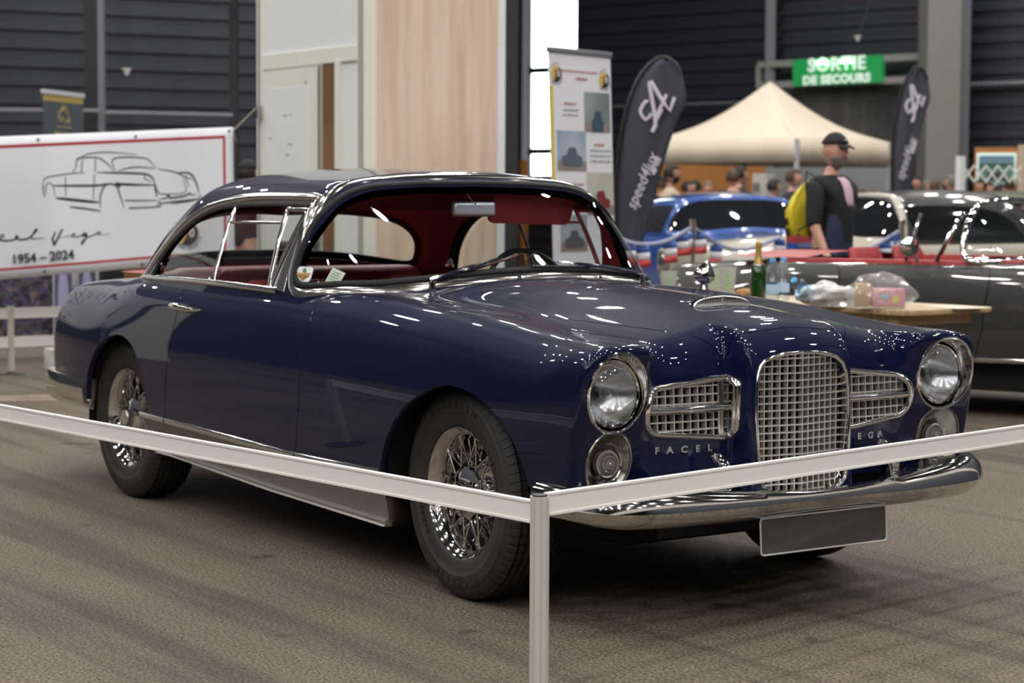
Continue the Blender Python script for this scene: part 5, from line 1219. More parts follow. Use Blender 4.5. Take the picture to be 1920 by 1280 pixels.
for i,(u0,u1,p0,p1,c1,c2,cc) in enumerate([(.05,.47,172,246,(.16,.22,.22),(.33,.37,.38),(.05,.09,.13)),(-.40,.06,246,320,(.14,.22,.36),(.45,.52,.60),(.10,.13,.17)),(.06,.50,322,402,(.40,.40,.36),(.55,.54,.46),(.20,.03,.04)),(-.38,.05,402,470,(.2,.25,.3),(.4,.45,.5),(.1,.1,.12))]):
    o=patch('car_photo',u0,u1,p0,p1,ph('photo_sky_%d'%i,c1,c2,2.2)); cx_=(u0+u1)/2; pm=(p0+p1)/2+8
    patch('photo_ground',u0,u1,p1-18,p1,mat('photo_ground_%d'%i,(.26,.22,.21)),.0055,o)
    mt_=mat('photo_car_%d'%i,cc,rough=.4); m=MB(); w_=(u1-u0)*Wd*.36; zc=ruz(pm+6); cx2=cx_*Wd+lean*(2.3-zc)*.62
    sh=[(-1,-.25),(-.95,.1),(-.5,.2),(-.35,.55),(.3,.58),(.5,.2),(.95,.08),(1,-.3),(.7,-.4),(-.7,-.4)]; 
    if i==0: sh=[(-.6,-.7),(-.65,-.1),(-.4,.1),(-.3,.5),(.3,.5),(.4,.1),(.65,-.1),(.6,-.7)]
    m.prism([(x*w_,z*w_*1.15) for x,z in sh],.001,frame((cx2,-.0075,zc),(1,0,0),(0,0,1))); m.obj('photo_car',mt_,o,smooth=False)
    if i==2:
        m=MB(); m.prism([(x*w_*.32,z*w_) for x,z in [(-.5,-.9),(-.4,.1),(0,.45),(.4,.1),(.6,-.9)]],.001,frame((cx2-.07,-.0095,zc+.02),(1,0,0),(0,0,1))); m.obj('photo_figure',mat('photo_green',(.22,.42,.30)),o,smooth=False)
for u in (-.385,.385): emblem('badge',ruM(u,ruz(143 if u<0 else 148),.006),.058,RU)
tx=mat('rollup_red_text',(.42,.12,.14)); tg=mat('rollup_grey_text',(.20,.24,.27))
def dashes(u0,u1,p,h,mt,seed):
    rr=random.Random(seed); m=MB(); u=u0
    while u<u1:
        w=rr.uniform(.015,.05); z=ruz(p); x0=u*Wd+lean*(2.3-z)*.62; m.box((x0,-.006,z-h/2),(x0+w*Wd,-.0045,z+h/2)); u+=w+.018
    m.obj('text_line',mt,RU,smooth=False)
for k,(u0,u1,p,h,mt) in enumerate([(-.30,.28,136,.013,tx),(-.08,.10,149,.018,tx),(-.27,-.08,196,.015,tx),(-.28,-.08,208,.012,tg),(-.29,-.05,217,.012,tg),(.20,.36,270,.015,tx),(.13,.45,281,.012,tg),(.13,.45,291,.012,tg),(.13,.45,301,.012,tg),(-.2,.0,345,.015,tx),(-.3,0,358,.012,tg)]): dashes(u0,u1,p,h,mt,k)
# small dark banner behind the club banner
SA=at(83,23.0);SB=at(158,24.0); stt=(SB-SA).normalized(); KM=thing('pull_up_banner','small dark grey banner with gold lettering rising behind the club banner','banner',tuple((SA+SB)/2),math.atan2(stt.y,stt.x)); w_=(SB-SA).length
m=MB(); m.box((-w_/2,-.003,.1),(w_/2,.003,2.52)); m.obj('print',mat('kakemono_grey',(.055,.075,.09),rough=.5),KM,smooth=False); m=MB(); m.box((-w_/2-.01,-.02,2.50),(w_/2+.01,.02,2.55)); m.obj('top_rail',mat('rail_light',(.5,.5,.55),rough=.3),KM); m=MB(); m.box((-w_/2,-.1,0),(w_/2,.1,.1)); m.obj('cassette',MT['steel'],KM)
MT['gold2']=mat('banner_gold',(.55,.40,.10)); m=MB(); n=24
for i in range(n): m.box((-w_/2+w_*i/n,-.006,2.42),(-w_/2+w_*(i+.55)/n,-.004,2.49))
m.box((-w_/2,-.006,2.47),(w_/2,-.004,2.49)); m.obj('gold_fringe',MT['gold2'],KM,smooth=False)
m=MB(); Mk=frame((0,-.005,2.25),(1,0,0),(0,0,1)); 
for L_ in ([(-.16,-.03),(-.15,.05),(-.06,.08),(0,.13),(.08,.12),(.12,.05),(.17,.0),(.16,-.06)],[(-.1,-.06),(-.05,.0),(.02,-.05)],[(.08,-.07),(.12,-.02),(.16,-.07)],[(-.05,.08),(.02,.10),(.08,.05)]): m.tube([Mk@Vector((x*.8,y,0)) for x,y in L_],.007,4)
m.tube([Mk@Vector((-.2,-.12,0)),Mk@Vector((.2,-.12,0))],.005,4)
m.obj('gold_outline_car',MT['gold2'],KM,smooth=False)
m=MB(); text('KR Detailing - Centre Auvergne',.058,.001,frame((0,-.006,2.05),(1,0,0),(0,0,1)),m,xs=.62,bold=.002); text('RENOVATION - PROTECTION',.045,.001,frame((0,-.006,1.95),(1,0,0),(0,0,1)),m,xs=.62,bold=.001); m.obj('gold_lettering',MT['gold2'],KM,smooth=False,fix=False)
# sail flags
MT['sail']=mat('sail_cloth',(.040,.044,.062),rough=.6); MT['sailw']=mat('sail_print',(.60,.56,.64),rough=.6)
def sail(label,px0,D,k,rz,sqz=1.0,xz=1.0):
    t=thing('sail_flag',label,'flag',tuple(at(px0,D)),rz,'dark sail flags with white lettering')
    s=k*16/FPX; Z=lambda py: (452-py)*s+.55*k
    out=[(1169,452),(1163,410),(1157,350),(1155,290),(1156,230),(1163,160),(1178,95),(1197,50),(1220,24),(1240,15),(1260,24),(1274,48),(1281,75),(1281,98),(1268,126),(1250,180),(1232,250),(1217,310),(1203,365),(1190,415),(1180,452)]
    P=smooth_path([((x-1168)*s*xz,0,Z(y)) for x,y in out],3,True); n=len(P); m=MB(); 
    vs=[(p.x,.03*math.sin(p.z*1.5)-.004,p.z) for p in P]; c=[]; 
    # rows of cloth between left and right edges
    rows=[]
    for zq in np.linspace(Z(448),Z(17),50):
        xsn=[]
        for a,b in zip(P,P[1:]+P[:1]):
            if (a.z-zq)*(b.z-zq)<=0 and abs(a.z-b.z)>1e-9: xsn.append(a.x+(b.x-a.x)*(zq-a.z)/(b.z-a.z))
        xa_,xb_=min(xsn),max(xsn); rows.append([(xa_+(xb_-xa_)*q,.02*math.sin(q*7+zq)+.015*math.sin(zq*2.2),zq) for q in np.linspace(0,1,9)])
    m.grid(rows); o=m.obj('cloth',MT['sail'],t,fix=False); md=o.modifiers.new('s','SOLIDIFY'); md.thickness=.004
    m=MB(); pole=[(0,0,0),(-.01,0,.6*k)]+[((x-1168)*s*xz-.012,0,Z(y)) for x,y in [(1163,410),(1155,290),(1156,230),(1163,160),(1178,95),(1197,50),(1220,22),(1240,12),(1262,22),(1276,46)]]; m.tube(smooth_path(pole,4),.014*k,8); m.obj('pole',MT['black'],t)
    m=MB(); m.lathe([(.26*k,0),(.26*k,.03),(.04,.05),(.03,.3)],n=24); m.obj('base',MT['black'],t)
    def st(L_,w):
        Pp=[Vector(((x-1168)*s*xz,-.040,Z(y))) for x,y in L_]
        m_.tube(Pp,w*s*.5,6)
    m_=MB(); cc=lambda L_: [(x/4+960,y/4) for x,y in L_]
    st(cc([(1003,385),(985,382),(962,415),(945,455),(958,490),(985,520),(1010,500),(1030,470),(1015,480)]),7)
    st(cc([(1020,232),(1012,260),(1050,470),(1060,560),(1035,608)]),8); st(cc([(1020,232),(1060,300),(1110,380),(1165,450),(1200,350)]),8); st(cc([(1060,500),(1100,420),(1140,330)]),7); st(cc([(1035,600),(1070,510),(1110,440)]),6)
    m_.obj('flag_emblem',MT['sailw'],t,smooth=False,fix=False)
    ang=math.atan2((305-190),(1225-1177)/1*xz); c=((1201-1168)*s*xz,-.045,Z(244))
    up=Vector((-math.sin(ang),0,math.cos(ang))); text('speed4lux',30*s,.003,frame(c,(math.cos(ang),0,math.sin(ang)),up),bold=.05*s*10*.3,shear=.3,xs=.9).obj('flag_lettering',MT['sailw'],t,smooth=False,fix=False)
    c=((1224-1168)*s*xz,-.045,Z(214)); text('.com',15*s,.003,frame(c,(math.cos(ang),0,math.sin(ang)),up),bold=.01).obj('flag_lettering',MT['sailw'],t,smooth=False,fix=False)
    return t
fr0=math.atan2(RT.y,RT.x)
sail('large dark sail flag with white S4 emblem beside the roll-up banner',1168,16,1.0,fr0)
sail('smaller dark sail flag with white S4 emblem beside the grey pillar',1676,29,1.34,fr0,1,.72)
# ------------------------------------------------------------------ cream tent
TN=at(1438,34); MT['tent']=mat('tent_canvas',(.72,.63,.50),rough=.7); 
nt,b_=nodes(MT['tent']); b_.inputs['Subsurface Weight'].default_value=0
TE=thing('pop_up_tent','cream pop-up tent with a peaked roof below the green exit sign','tent',tuple(TN),fr0+R_(45)+R_(5))
hw=1.49; ze,zp,zv=2.34,3.36,1.95
cor=[(-hw,-hw),(hw,-hw),(hw,hw),(-hw,hw)]
for i in range(4):
    a=Vector((*cor[i],ze)); b=Vector((*cor[(i+1)%4],ze)); ap=Vector((0,0,zp)); rows=[]
    for t in np.linspace(0,1,14):
        row=[]
        for q in np.linspace(0,1,13):
            e=a.lerp(b,q); p=e.lerp(ap,t); sag=.17*math.sin(PI*t)*(1-.25*math.sin(PI*q))+.02*math.sin(PI*q)*(1-t); p.z-=sag; row.append(p)
        rows.append(row)
    m=MB(); m.grid(rows); o=m.obj('roof_panel',MT['tent'],TE); md=o.modifiers.new('s','SOLIDIFY'); md.thickness=.006
    m=MB(); m.grid([[a.lerp(b,q)+Vector((0,0,-.0 if k==0 else zv-ze)) + (Vector((a.x+b.x,a.y+b.y,0)).normalized()*(.012*math.sin(q*21)*k)) for q in np.linspace(0,1,40)] for k in (0,1)]); o=m.obj('valance',MT['tent'],TE); md=o.modifiers.new('s','SOLIDIFY'); md.thickness=.006
for x,y in cor:
    m=MB(); m.box((x*.985-.03,y*.985-.03,0),(x*.985+.03,y*.985+.03,ze-.02)); m.obj('leg',mat('tent_pole',(.5,.5,.54),rough=.35),TE)
m=MB()
for i in range(4):
    a=Vector((*cor[i],2.28))*1; b=Vector((*cor[(i+1)%4],2.28)); a.x*=.97;a.y*=.97;b.x*=.97;b.y*=.97; m.bar(a,b-Vector((0,0,.25)),.025,.025); m.bar(a-Vector((0,0,.25)),b,.025,.025)
m.obj('truss',MT['steel'],TE)
# orange partitions and framed picture
MT['orange']=noisy(mat('orange_board',(.4,.17,.04),rough=.6),4,(.36,.145,.035),(.43,.18,.045))
for l,pa,da,pb,db,zt in (('orange-brown partition seen under the cream tent',1196,38.2,1432,37.4,2.10),('orange-brown partition left of the tall window foot',900,39,985,38.6,2.10),('orange-brown partition with a framed picture at the far right',1822,34.6,2000,34,2.27)):
    o=wallbox('partition',pa,da,pb,db,0,zt,.08,MT['orange']); tag(o,l,'partition','orange-brown partitions in the distance')
PP=wallbox('framed_picture',1826,34.3,1900,34.1,1.60,2.17,.04,MT['signw']); tag(PP,'white framed green and blue picture on the far right orange partition','picture')
wallbox('picture_print',1830,34.22,1896,34.02,1.66,2.12,.01,noisy(mat('pic_print',(.1,.3,.2)),1.6,(.05,.20,.12),(.16,.34,.30)),PP); wallbox('picture_sky',1830,34.16,1896,33.96,1.98,2.12,.008,mat('pic_blue',(.15,.27,.36)),PP); wallbox('picture_car',1846,34.15,1880,34.0,1.72,1.84,.008,mat('pic_dark',(.05,.05,.06)),PP)
o=wallbox('grey_partition',1432,37.2,1700,36.6,0,1.95,.08,mat('partition_grey',(.24,.25,.26),rough=.6)); tag(o,'pale grey partition behind the cream tent, right of the orange one','partition')
o=wallbox('pale_panel',1903,30,1990,29.6,0,2.18,.05,mat('pale_beige',(.5,.40,.31),rough=.6)); tag(o,'pale beige panel cut by the right picture edge','panel')
o=wallbox('shelf_rack',1408,27.9,1434,27.8,.0,1.70,.3,mat('rack_white',(.48,.46,.44))); tag(o,'pale rack standing under the front corner of the tent','rack')
for r in range(6):
    for c_ in range(4): wallbox('rack_card',1409.5+c_*6.3,27.85,1413.5+c_*6.3,27.83,.35+r*.22,.47+r*.22,.01,mat('rack_card',(.16,.15,.14)) if (r+c_)==0 else bpy.data.materials['rack_card'],o)
# folding lattice frame at the right
m=MB()
for k in range(5):
    a=at(1800+k*22,26.5,1.80);b=at(1822+k*22,26.5,1.58); m.bar(a,b,.02,.02); a2=Vector(a);a2.z=b.z;b2=Vector(b);b2.z=a.z; m.bar(a2,b2,.02,.02)
o=m.obj('folding_frame',MT['cream'],smooth=False); m=MB(); m.bar(at(1796,26.5,0),at(1796,26.5,1.92),.09,.09); m.bar(at(1802,26.4,1.45),at(1802,26.4,1.2),.14,.02); m.obj('frame_post',MT['panelw'],o,smooth=False); tag(o,'unfolded white lattice tent frame at the far right','tent frame')
# ------------------------------------------------------------------ people
def skin(name,chain,edges,mt,parent,root=0,sub=2,join=None):
    """chain [(x,y,z,rx,ry)] with edges; skin modifier baked to a mesh"""
    me=bpy.data.meshes.new(name); me.from_pydata([c[:3] for c in chain],edges,[]); o=bpy.data.objects.new(name,me); C.objects.link(o)
    md=o.modifiers.new('k','SKIN'); md.use_smooth_shade=True
    sv=me.skin_vertices[0].data
    for i,c in enumerate(chain): sv[i].radius=(c[3],c[4] if len(c)>4 else c[3]); sv[i].use_root=(i==root)
    ms=o.modifiers.new('s','SUBSURF'); ms.levels=sub; ms.render_levels=sub
    dg=bpy.context.evaluated_depsgraph_get(); dg.update(); m2=bpy.data.meshes.new_from_object(o.evaluated_get(dg)); bpy.data.objects.remove(o); m2.name=name
    return m2
def head_pts(beard=False,n=28,m=22):
    """(verts,faces) head about its centre, face towards +x, height .24"""
    rows=[]
    for j in range(m+1):
        th=PI*j/m; z=math.cos(th); row=[]
        for i in range(n):
            a=2*PI*i/n; x=math.cos(a);y=math.sin(a); s=math.sin(th)
            rx=.098 if x>0 else .104; ry=.076
            X=rx*s*x;Y_=ry*s*y;Z=.120*z
            if z<0: k=-z; Y_*=1-.30*k*k; X=X*(1-.10*k) if x>0 else X*(1-.38*k)
            if x>.2:
                fa=abs(Y_); 
                X+=.026*math.exp(-(Y_/.012)**2-((Z+.010)/.020)**2)*s                 # nose tip
                X+=.012*math.exp(-(Y_/.010)**2-((Z-.015)/.022)**2)
                X+=.006*math.exp(-((fa-.02)/.02)**2-((Z-.038)/.010)**2)             # brow
                X-=.010*math.exp(-((fa-.030)/.014)**2-((Z-.020)/.012)**2)           # eye socket
                X-=.004*math.exp(-(Y_/.03)**2-((Z+.050)/.006)**2)                   # mouth line
                X+=.005*math.exp(-(Y_/.022)**2-((Z+.043)/.006)**2)+.005*math.exp(-(Y_/.02)**2-((Z+.058)/.006)**2)
                X+=.010*math.exp(-(Y_/.022)**2-((Z+.088)/.018)**2)                  # chin
            row.append((X,Y_,Z))
        rows.append(row)
    vs=[p for r in rows for p in r]; fs=[(i*n+k,i*n+(k+1)%n,(i+1)*n+(k+1)%n,(i+1)*n+k) for i in range(m) for k in range(n)]
    return vs,fs
SK=mat('skin',(.50,.27,.20),rough=.5); SK2=mat('skin_tanned',(.36,.18,.12),rough=.5); EYE=mat('eye_dark',(.02,.015,.015),rough=.2)
def cloth(n,c,r=.8): return mat(n,c,rough=r)
CL=dict(black=cloth('cloth_black',(.012,.012,.014)),navy=cloth('cloth_navy',(.018,.022,.055)),cream=cloth('cloth_cream',(.52,.44,.32)),white=cloth('cloth_white',(.55,.55,.56)),red=cloth('cloth_red',(.28,.03,.03)),grey=cloth('cloth_grey',(.16,.16,.17)),olive=cloth('cloth_olive',(.05,.05,.03)),denim=cloth('cloth_denim',(.06,.09,.16)),yellow=cloth('cloth_yellow',(.6,.42,.05)),brown=cloth('cloth_brown',(.10,.06,.04)),pink=cloth('cloth_pink',(.55,.38,.45)),stripe=cloth('cloth_pale',(.40,.38,.36)))
HR=dict(dark=mat('hair_dark',(.015,.011,.009),rough=.6),brown=mat('hair_brown',(.07,.04,.02),rough=.6),grey=mat('hair_grey',(.16,.15,.14),rough=.7),blond=mat('hair_blond',(.30,.19,.09),rough=.6))
def V3(*a): return Vector(a)
def limb_hand(mb,W_,d,n,s,curl=.5,k=1.0):
    """palm and five fingers from wrist W_ along d; n = palm normal"""
    d=Vector(d).normalized(); n=Vector(n); n=(n-d*n.dot(d)).normalized(); w=d.cross(n)*s
    base=W_; 
    mb.tube([base-d*.02*k,base+d*.02*k,base+d*.055*k,base+d*.085*k],[.020*k,.030*k,.033*k,.024*k],8)
    for i,(o,L) in enumerate(((-.027,.066),(-.009,.076),(.009,.072),(.026,.056))):
        p=base+d*.078*k+w*o*k; q=[p]; dd=d.copy()
        for j in range(3): dd=(dd+n*curl*.5).normalized(); p=p+dd*L*k/3; q.append(p)
        mb.tube(q,[.0095*k,.009*k,.008*k,.0065*k],6)
    p=base+d*.025*k-w*.024*k; q=[p]; dd=(d*.6-w*.8+n*.2).normalized()
    for j in range(2): p=p+dd*.032*k; q.append(p); dd=(dd+d*.5+n*.2).normalized()
    mb.tube(q,[.012*k,.010*k,.008*k],6)
def person(label,loc,rz,H=1.75,top='black',bottom='denim',hair='dark',skinm=None,cap=None,beard=None,build=1.0,arms=((25,8,15),(25,8,15)),turn=0,inner=None,sleeve=1.0,hands=(None,None),walk=0.0,apron=False,lod=1,group=None,hairlen=0):
    """stands at loc facing local +x. arms: per side (shoulder swing fwd deg, out deg, elbow bend deg)"""
    skm=skinm or SK; k=H/1.75; B=build
    t=thing('person',label,'person',loc,rz,group)
    hip=.93*k; sh=1.43*k
    ch=[(0,0,hip,.11*B*k,.09*B*k),(0,0,1.08*k,.12*B*k,.09*B*k),(.0,0,1.25*k,.14*B*k,.095*B*k),(-.005,0,1.38*k,.100*B*k,.070*B*k),(-.005,0,1.475*k,.050*k,.050*k),(.005,0,1.54*k,.055*k,.055*k)]
    ed=[(0,1),(1,2),(2,3),(3,4),(4,5)]
    legs=[]
    for s in (-1,1):
        f=walk*s; i=len(ch); ch+=[(f*.02,s*.09*k,.86*k,.08*B*k,.08*B*k),(f*.12,s*.10*k,.48*k,.062*k,.062*k),(f*.10-(.12 if f<0 else 0),s*.10*k,.10*k,.042*k,.042*k)]; ed+=[(0,i),(i,i+1),(i+1,i+2)]; legs.append([0,i,i+1,i+2])
    arm=[]
    for q,s in enumerate((-1,1)):
        sw,ou,be=arms[q]; S0=V3(-.005,s*.175*B*k,sh-.03*k); a=R_(sw);o=R_(ou)
        d1=V3(math.sin(a)*math.cos(o),s*math.sin(o),-math.cos(a)*math.cos(o)); E_=S0+d1*.29*k; a2=R_(sw+be); d2=V3(math.sin(a2)*math.cos(o*.3),-s*math.sin(R_(8)) if be>30 else s*math.sin(o*.5),-math.cos(a2)*math.cos(o*.3)).normalized(); W_=E_+d2*.25*k
        i=len(ch); ch+=[(S0.x,S0.y,S0.z-.02*k,.050*B*k),(*E_,.045*k),(*W_,.028*k)]; ed+=[(3,i),(i,i+1),(i+1,i+2)]; arm.append((S0,E_,W_,d2,[3,i,i+1,i+2]))
    body=skin('body',[c if len(c)>4 else (*c,c[3]) for c in ch],ed,skm,t,0,2 if lod else 1)
    mb=MB(); mb.add([v.co for v in body.vertices],[tuple(p.vertices) for p in body.polygons]); bpy.data.meshes.remove(body)
    hc=V3(.025*k,0,1.635*k); Rh=Matrix.Rotation(R_(turn),3,'Z'); vs,fs=head_pts(); hs=k*1.0
    mb.add([hc+Rh@(Vector(v)*hs) for v in vs],fs)
    for s in (-1,1):
        ex,ef=[],[]; c=hc+Rh@V3(-.004,s*.076,-.004)*hs
        mb.lathe([(.004,-.006),(.020,-.004),(.024,.0),(.021,.005),(.010,.002),(0,.001)],frame(c,Rh@V3(1,0,.1),Rh@V3(-.1,s*.2,1)),10,cap=False)
    for q,s in enumerate((-1,1)):
        S0,E_,W_,d2,_=arm[q]
        if lod: limb_hand(mb,W_,d2,V3(0,-s,0) if arms[q][2]<40 else V3(.2,-s*.8,-.3),1 if s<0 else -1,.45,k)
    bo=mb.obj('body',skm,t,smooth=True,fix=False)
    m=MB()
    for s in (-1,1): m.lathe([(0,-.004),(.008,0),(.0,.004)],frame(hc+Rh@V3(.0845,s*.030,.018)*hs,Rh@V3(0,1,0),Rh@V3(0,0,1)),8,cap=False)
    m.obj('eyes',EYE,t,fix=False)
    # hair / cap / beard
    def capmesh(scale,zmin,front,mt,name,zmaxf=1.0,back=-.06):
        v2=[];keep=[]
        for v in vs: v2.append(Vector((v[0]*scale,v[1]*scale,v[2]*scale)))
        f2=[f for f in fs if all((v2[i].z>(zmin if v2[i].x>front else back)) for i in f)]
        m=MB(); m.add([hc+Rh@(v*hs) for v in v2],f2); o=m.obj(name,mt,t,fix=False); md=o.modifiers.new('s','SOLIDIFY'); md.thickness=.008; return o
    if hair: capmesh(1.07,.055 if not cap else .05,.035,HR[hair],'hair',back=(-.045-hairlen))
    if cap:
        c=capmesh(1.13,.040,-.2,CL[cap],'cap'); m=MB(); rows=[]
        for u in np.linspace(0,1,5): rows.append([hc+Rh@(V3(.085+.085*u*math.cos(a),.078*math.sin(a)*(1-.12*u),.052-.022*u-.012*abs(math.sin(a))*u)*hs) for a in np.linspace(-1.25,1.25,11)])
        m.grid(rows); o=m.obj('cap_peak',CL[cap],c); md=o.modifiers.new('s','SOLIDIFY'); md.thickness=.006
        m=MB(); m.tube([hc+Rh@(V3(.110,-.02,.085)*hs),hc+Rh@(V3(.112,0,.078)*hs),hc+Rh@(V3(.108,.02,.092)*hs)],.006,5); m.obj('cap_emblem',CL['white'],c)
    if beard:
        v2=[Vector(v)*1.05 for v in vs]; f2=[f for f in fs if all(v2[i].z<-.028 and v2[i].x>.005 and not(abs(v2[i].y)<.014 and -.060<v2[i].z<-.045) for i in f)]
        m=MB(); m.add([hc+Rh@(v*hs) for v in v2],f2); o=m.obj('beard',HR[beard],t,fix=False); md=o.modifiers.new('s','SOLIDIFY'); md.thickness=.008
    # clothes
    g=.014*k
    tc=[(0,0,.90*k,.160*B*k,.122*B*k),(0,0,1.08*k,.168*B*k,.125*B*k),(0,0,1.25*k,.185*B*k,.128*B*k),(-.005,0,1.40*k,.158*B*k,.108*B*k),(-.012,0,1.462*k,.075*k,.068*k)]; te=[(0,1),(1,2),(2,3),(3,4)]
    for q in (0,1):
        S0,E_,W_,d2,_=arm[q]; i=len(tc); Wc=E_+(W_-E_)*(.93 if sleeve>=1 else max(.12,sleeve)); tc+=[(*S0,.080*B*k,.080*B*k),(*E_,.062*k,.062*k),(*Wc,.045*k,.045*k)]; te+=[(3,i),(i,i+1),(i+1,i+2)]
    m2=skin('jacket',tc,te,CL[top],t,0,2 if lod else 1); link(m2,'jacket' if top in('black','navy') else 'shirt',CL[top],t)
    lc=[(0,0,.95*k,.158*B*k,.118*B*k)]; le=[]
    for j,s in enumerate((-1,1)):
        L_=[ch[x] for x in legs[j][1:]]; i=len(lc); lc+=[(L_[0][0],L_[0][1],L_[0][2],.112*B*k,.112*B*k),(L_[1][0],L_[1][1],L_[1][2],.082*k,.082*k),(L_[2][0],L_[2][1],.10*k,.068*k,.068*k)]; le+=[(0,i),(i,i+1),(i+1,i+2)]
    m2=skin('trousers',lc,le,CL[bottom],t,0,2 if lod else 1); link(m2,'trousers',CL[bottom],t)
    for j,s in enumerate((-1,1)):
        L_=ch[legs[j][3]]; m=MB(); m.tube([(L_[0]-.07*k,L_[1],.04*k),(L_[0]+.02*k,L_[1],.045*k),(L_[0]+.14*k,L_[1]+s*.01,.03*k),(L_[0]+.19*k,L_[1]+s*.012,.028*k)],[.040*k,.045*k,.035*k,.024*k],10); 
        m.v=[(x,y,max(z,.0)) for x,y,z in m.v]; m.obj('shoe',CL['black'],t)
    return t,arm,k,hc
HRT=math.atan2(RT.y,RT.x)   # facing to the right of the photograph
# the man in the cap
pm,arm,k,hc=person('bearded man in a black cap, dark jacket and navy dungarees near the blue sports coupe',tuple(at(1556,14.7)),HRT+R_(-42),1.775,'black','navy',None,SK,'black','grey',1.08,((2,10,28),(-8,10,20)),-8,sleeve=.15,walk=1)
bk=MB(); rows=[]
for z,w,d_ in ((.74,.17,.135),(.92,.172,.14),(1.05,.175,.143),(1.15,.150,.145),(1.24,.105,.147)):
    rows.append([(d_*math.cos(a)+.012,w*math.sin(a)*1.03,z*k*1.0) for a in np.linspace(-1.25,1.25,15)])
bk.grid(rows); o=bk.obj('dungaree_bib',CL['navy'],pm); md=o.modifiers.new('s','SOLIDIFY'); md.thickness=.008
m=MB(); rows=[]
for z,w,xx in ((1.20,.045,.156),(1.28,.052,.156),(1.36,.056,.142),(1.42,.056,.113),(1.450,.050,.075)): rows.append([(xx+.012*math.cos(a),w*math.sin(a),z*k) for a in np.linspace(-1.5,1.5,9)])
m.grid(rows); o=m.obj('pink_shirt_front',CL['pink'],pm); md=o.modifiers.new('s','SOLIDIFY'); md.thickness=.006
for s in (-1,1):
    m=MB(); m.bar((.150,s*.085,1.22*k),(.075,s*.10,1.43*k),.035,.008,up=(1,0,0)); m.obj('dungaree_strap',CL['navy'],pm)
m=MB(); rows=[]
for z,w,b in ((1.03,.10,.10),(1.10,.15,.13),(1.20,.155,.135),(1.30,.12,.10),(1.38,.06,.05),(1.42,.02,.02)): rows.append([(-.135-b*.55+b*.6*math.cos(a)-.01*math.sin(5*a),w*math.sin(a),(z+.012*math.sin(4*a))*k) for a in np.linspace(0,2*PI,25)])
m.grid(rows); m.add(rows[0][:-1],[tuple(range(24))])
BG=m.obj('drawstring_bag',noisy(mat('bag_yellow',(.68,.55,.03),rough=.5),9,(.60,.47,.02),(.75,.62,.04)),None); BG.location=pm.location-RT*.05; BG.rotation_euler=pm.rotation_euler; tag(BG,'bright yellow drawstring bag hanging on the back of the man in the cap','bag')
m=MB()
for a_,z_,l_ in ((3.9,1.25,.05),(3.9,1.15,.07),(4.3,1.15,.05),(3.7,1.10,.04),(4.4,1.07,.05)):
    c=Vector((-.135-.13*.55+.13*.63*math.cos(a_),.155*math.sin(a_),z_*k)); m.bar(c,c+Vector((.015,.0,-l_)),.012,.03)
m.obj('bag_print',CL['black'],BG,smooth=False)
m=MB(); m.tube([(-.13,-.06,1.38*k),(-.09,-.11,1.49*k),(.07,-.125,1.42*k),(.10,-.14,1.25*k),(.0,-.19,1.12*k),(-.13,-.15,1.06*k)],.006,6); m.obj('bag_cord',CL['black'],BG)
# visitors further off
W_=lambda label,px,D,dr,**kw: person(label,tuple(at(px,D)),HRT+R_(dr),**kw)
W_('man with dark hair and cream sweater walking right beyond the blue car',1254,25.5,-8,H=1.76,top='cream',bottom='olive',hair='dark',skinm=SK2,beard='dark',walk=1,arms=((-10,6,10),(20,6,15)))
W_('broad man in a navy hoodie seen from behind under the tent',1371,27.5,95,H=1.74,top='navy',bottom='denim',hair='brown',build=1.35,lod=0)
W_('man half hidden behind the navy hoodie, facing right under the tent',1382,28.6,20,H=1.80,top='black',bottom='denim',hair='dark',lod=0)
W_('person in a dark cap and black coat left of the cream sweater',1238,31.7,30,H=1.68,top='black',bottom='grey',hair='brown',cap='black',lod=0)
W_('woman with short dark hair and pale scarf by the white rack',1446,27,10,H=1.60,top='stripe',bottom='black',hair='dark',lod=0)
W_('man in a black jacket beside the right tent leg',1482,26,-20,H=1.72,top='black',bottom='grey',hair='brown',lod=0)
W_('person in patterned pale top between the sail flag and the cream sweater',1178,25.5,60,H=1.55,top='stripe',bottom='grey',hair='grey',lod=0)
W_('person with dark clothes behind the cream sweater, nearer the tent',1284,31.9,-15,H=1.62,top='navy',bottom='denim',hair='dark',lod=0)
W_('blond person in a dark top right of the man in the cap',1580,26.5,-10,H=1.52,top='brown',bottom='black',hair='blond',lod=0)
W_('grey-haired person in white between the cap man and the second sail flag',1607,27.5,15,H=1.48,top='white',bottom='denim',hair='brown',lod=0)
W_('person in dark blue by the second sail flag',1640,26.5,140,H=1.45,top='denim',bottom='black',hair='brown',lod=0)
W_('person in black cap and coat in the gap between banner and booth',462,17.8,40,H=1.62,top='black',bottom='grey',hair='dark',cap='black',lod=0)
crowd=[(1700,'red','dark'),(1716,'navy','dark'),(1733,'white','grey'),(1748,'grey','brown'),(1762,'black','dark'),(1782,'white','grey'),(1836,'yellow','dark'),(1850,'pink','brown'),(1868,'black','dark'),(1888,'black','brown'),(1912,'black','dark'),(1303,'navy','dark'),(1325,'grey','grey')]
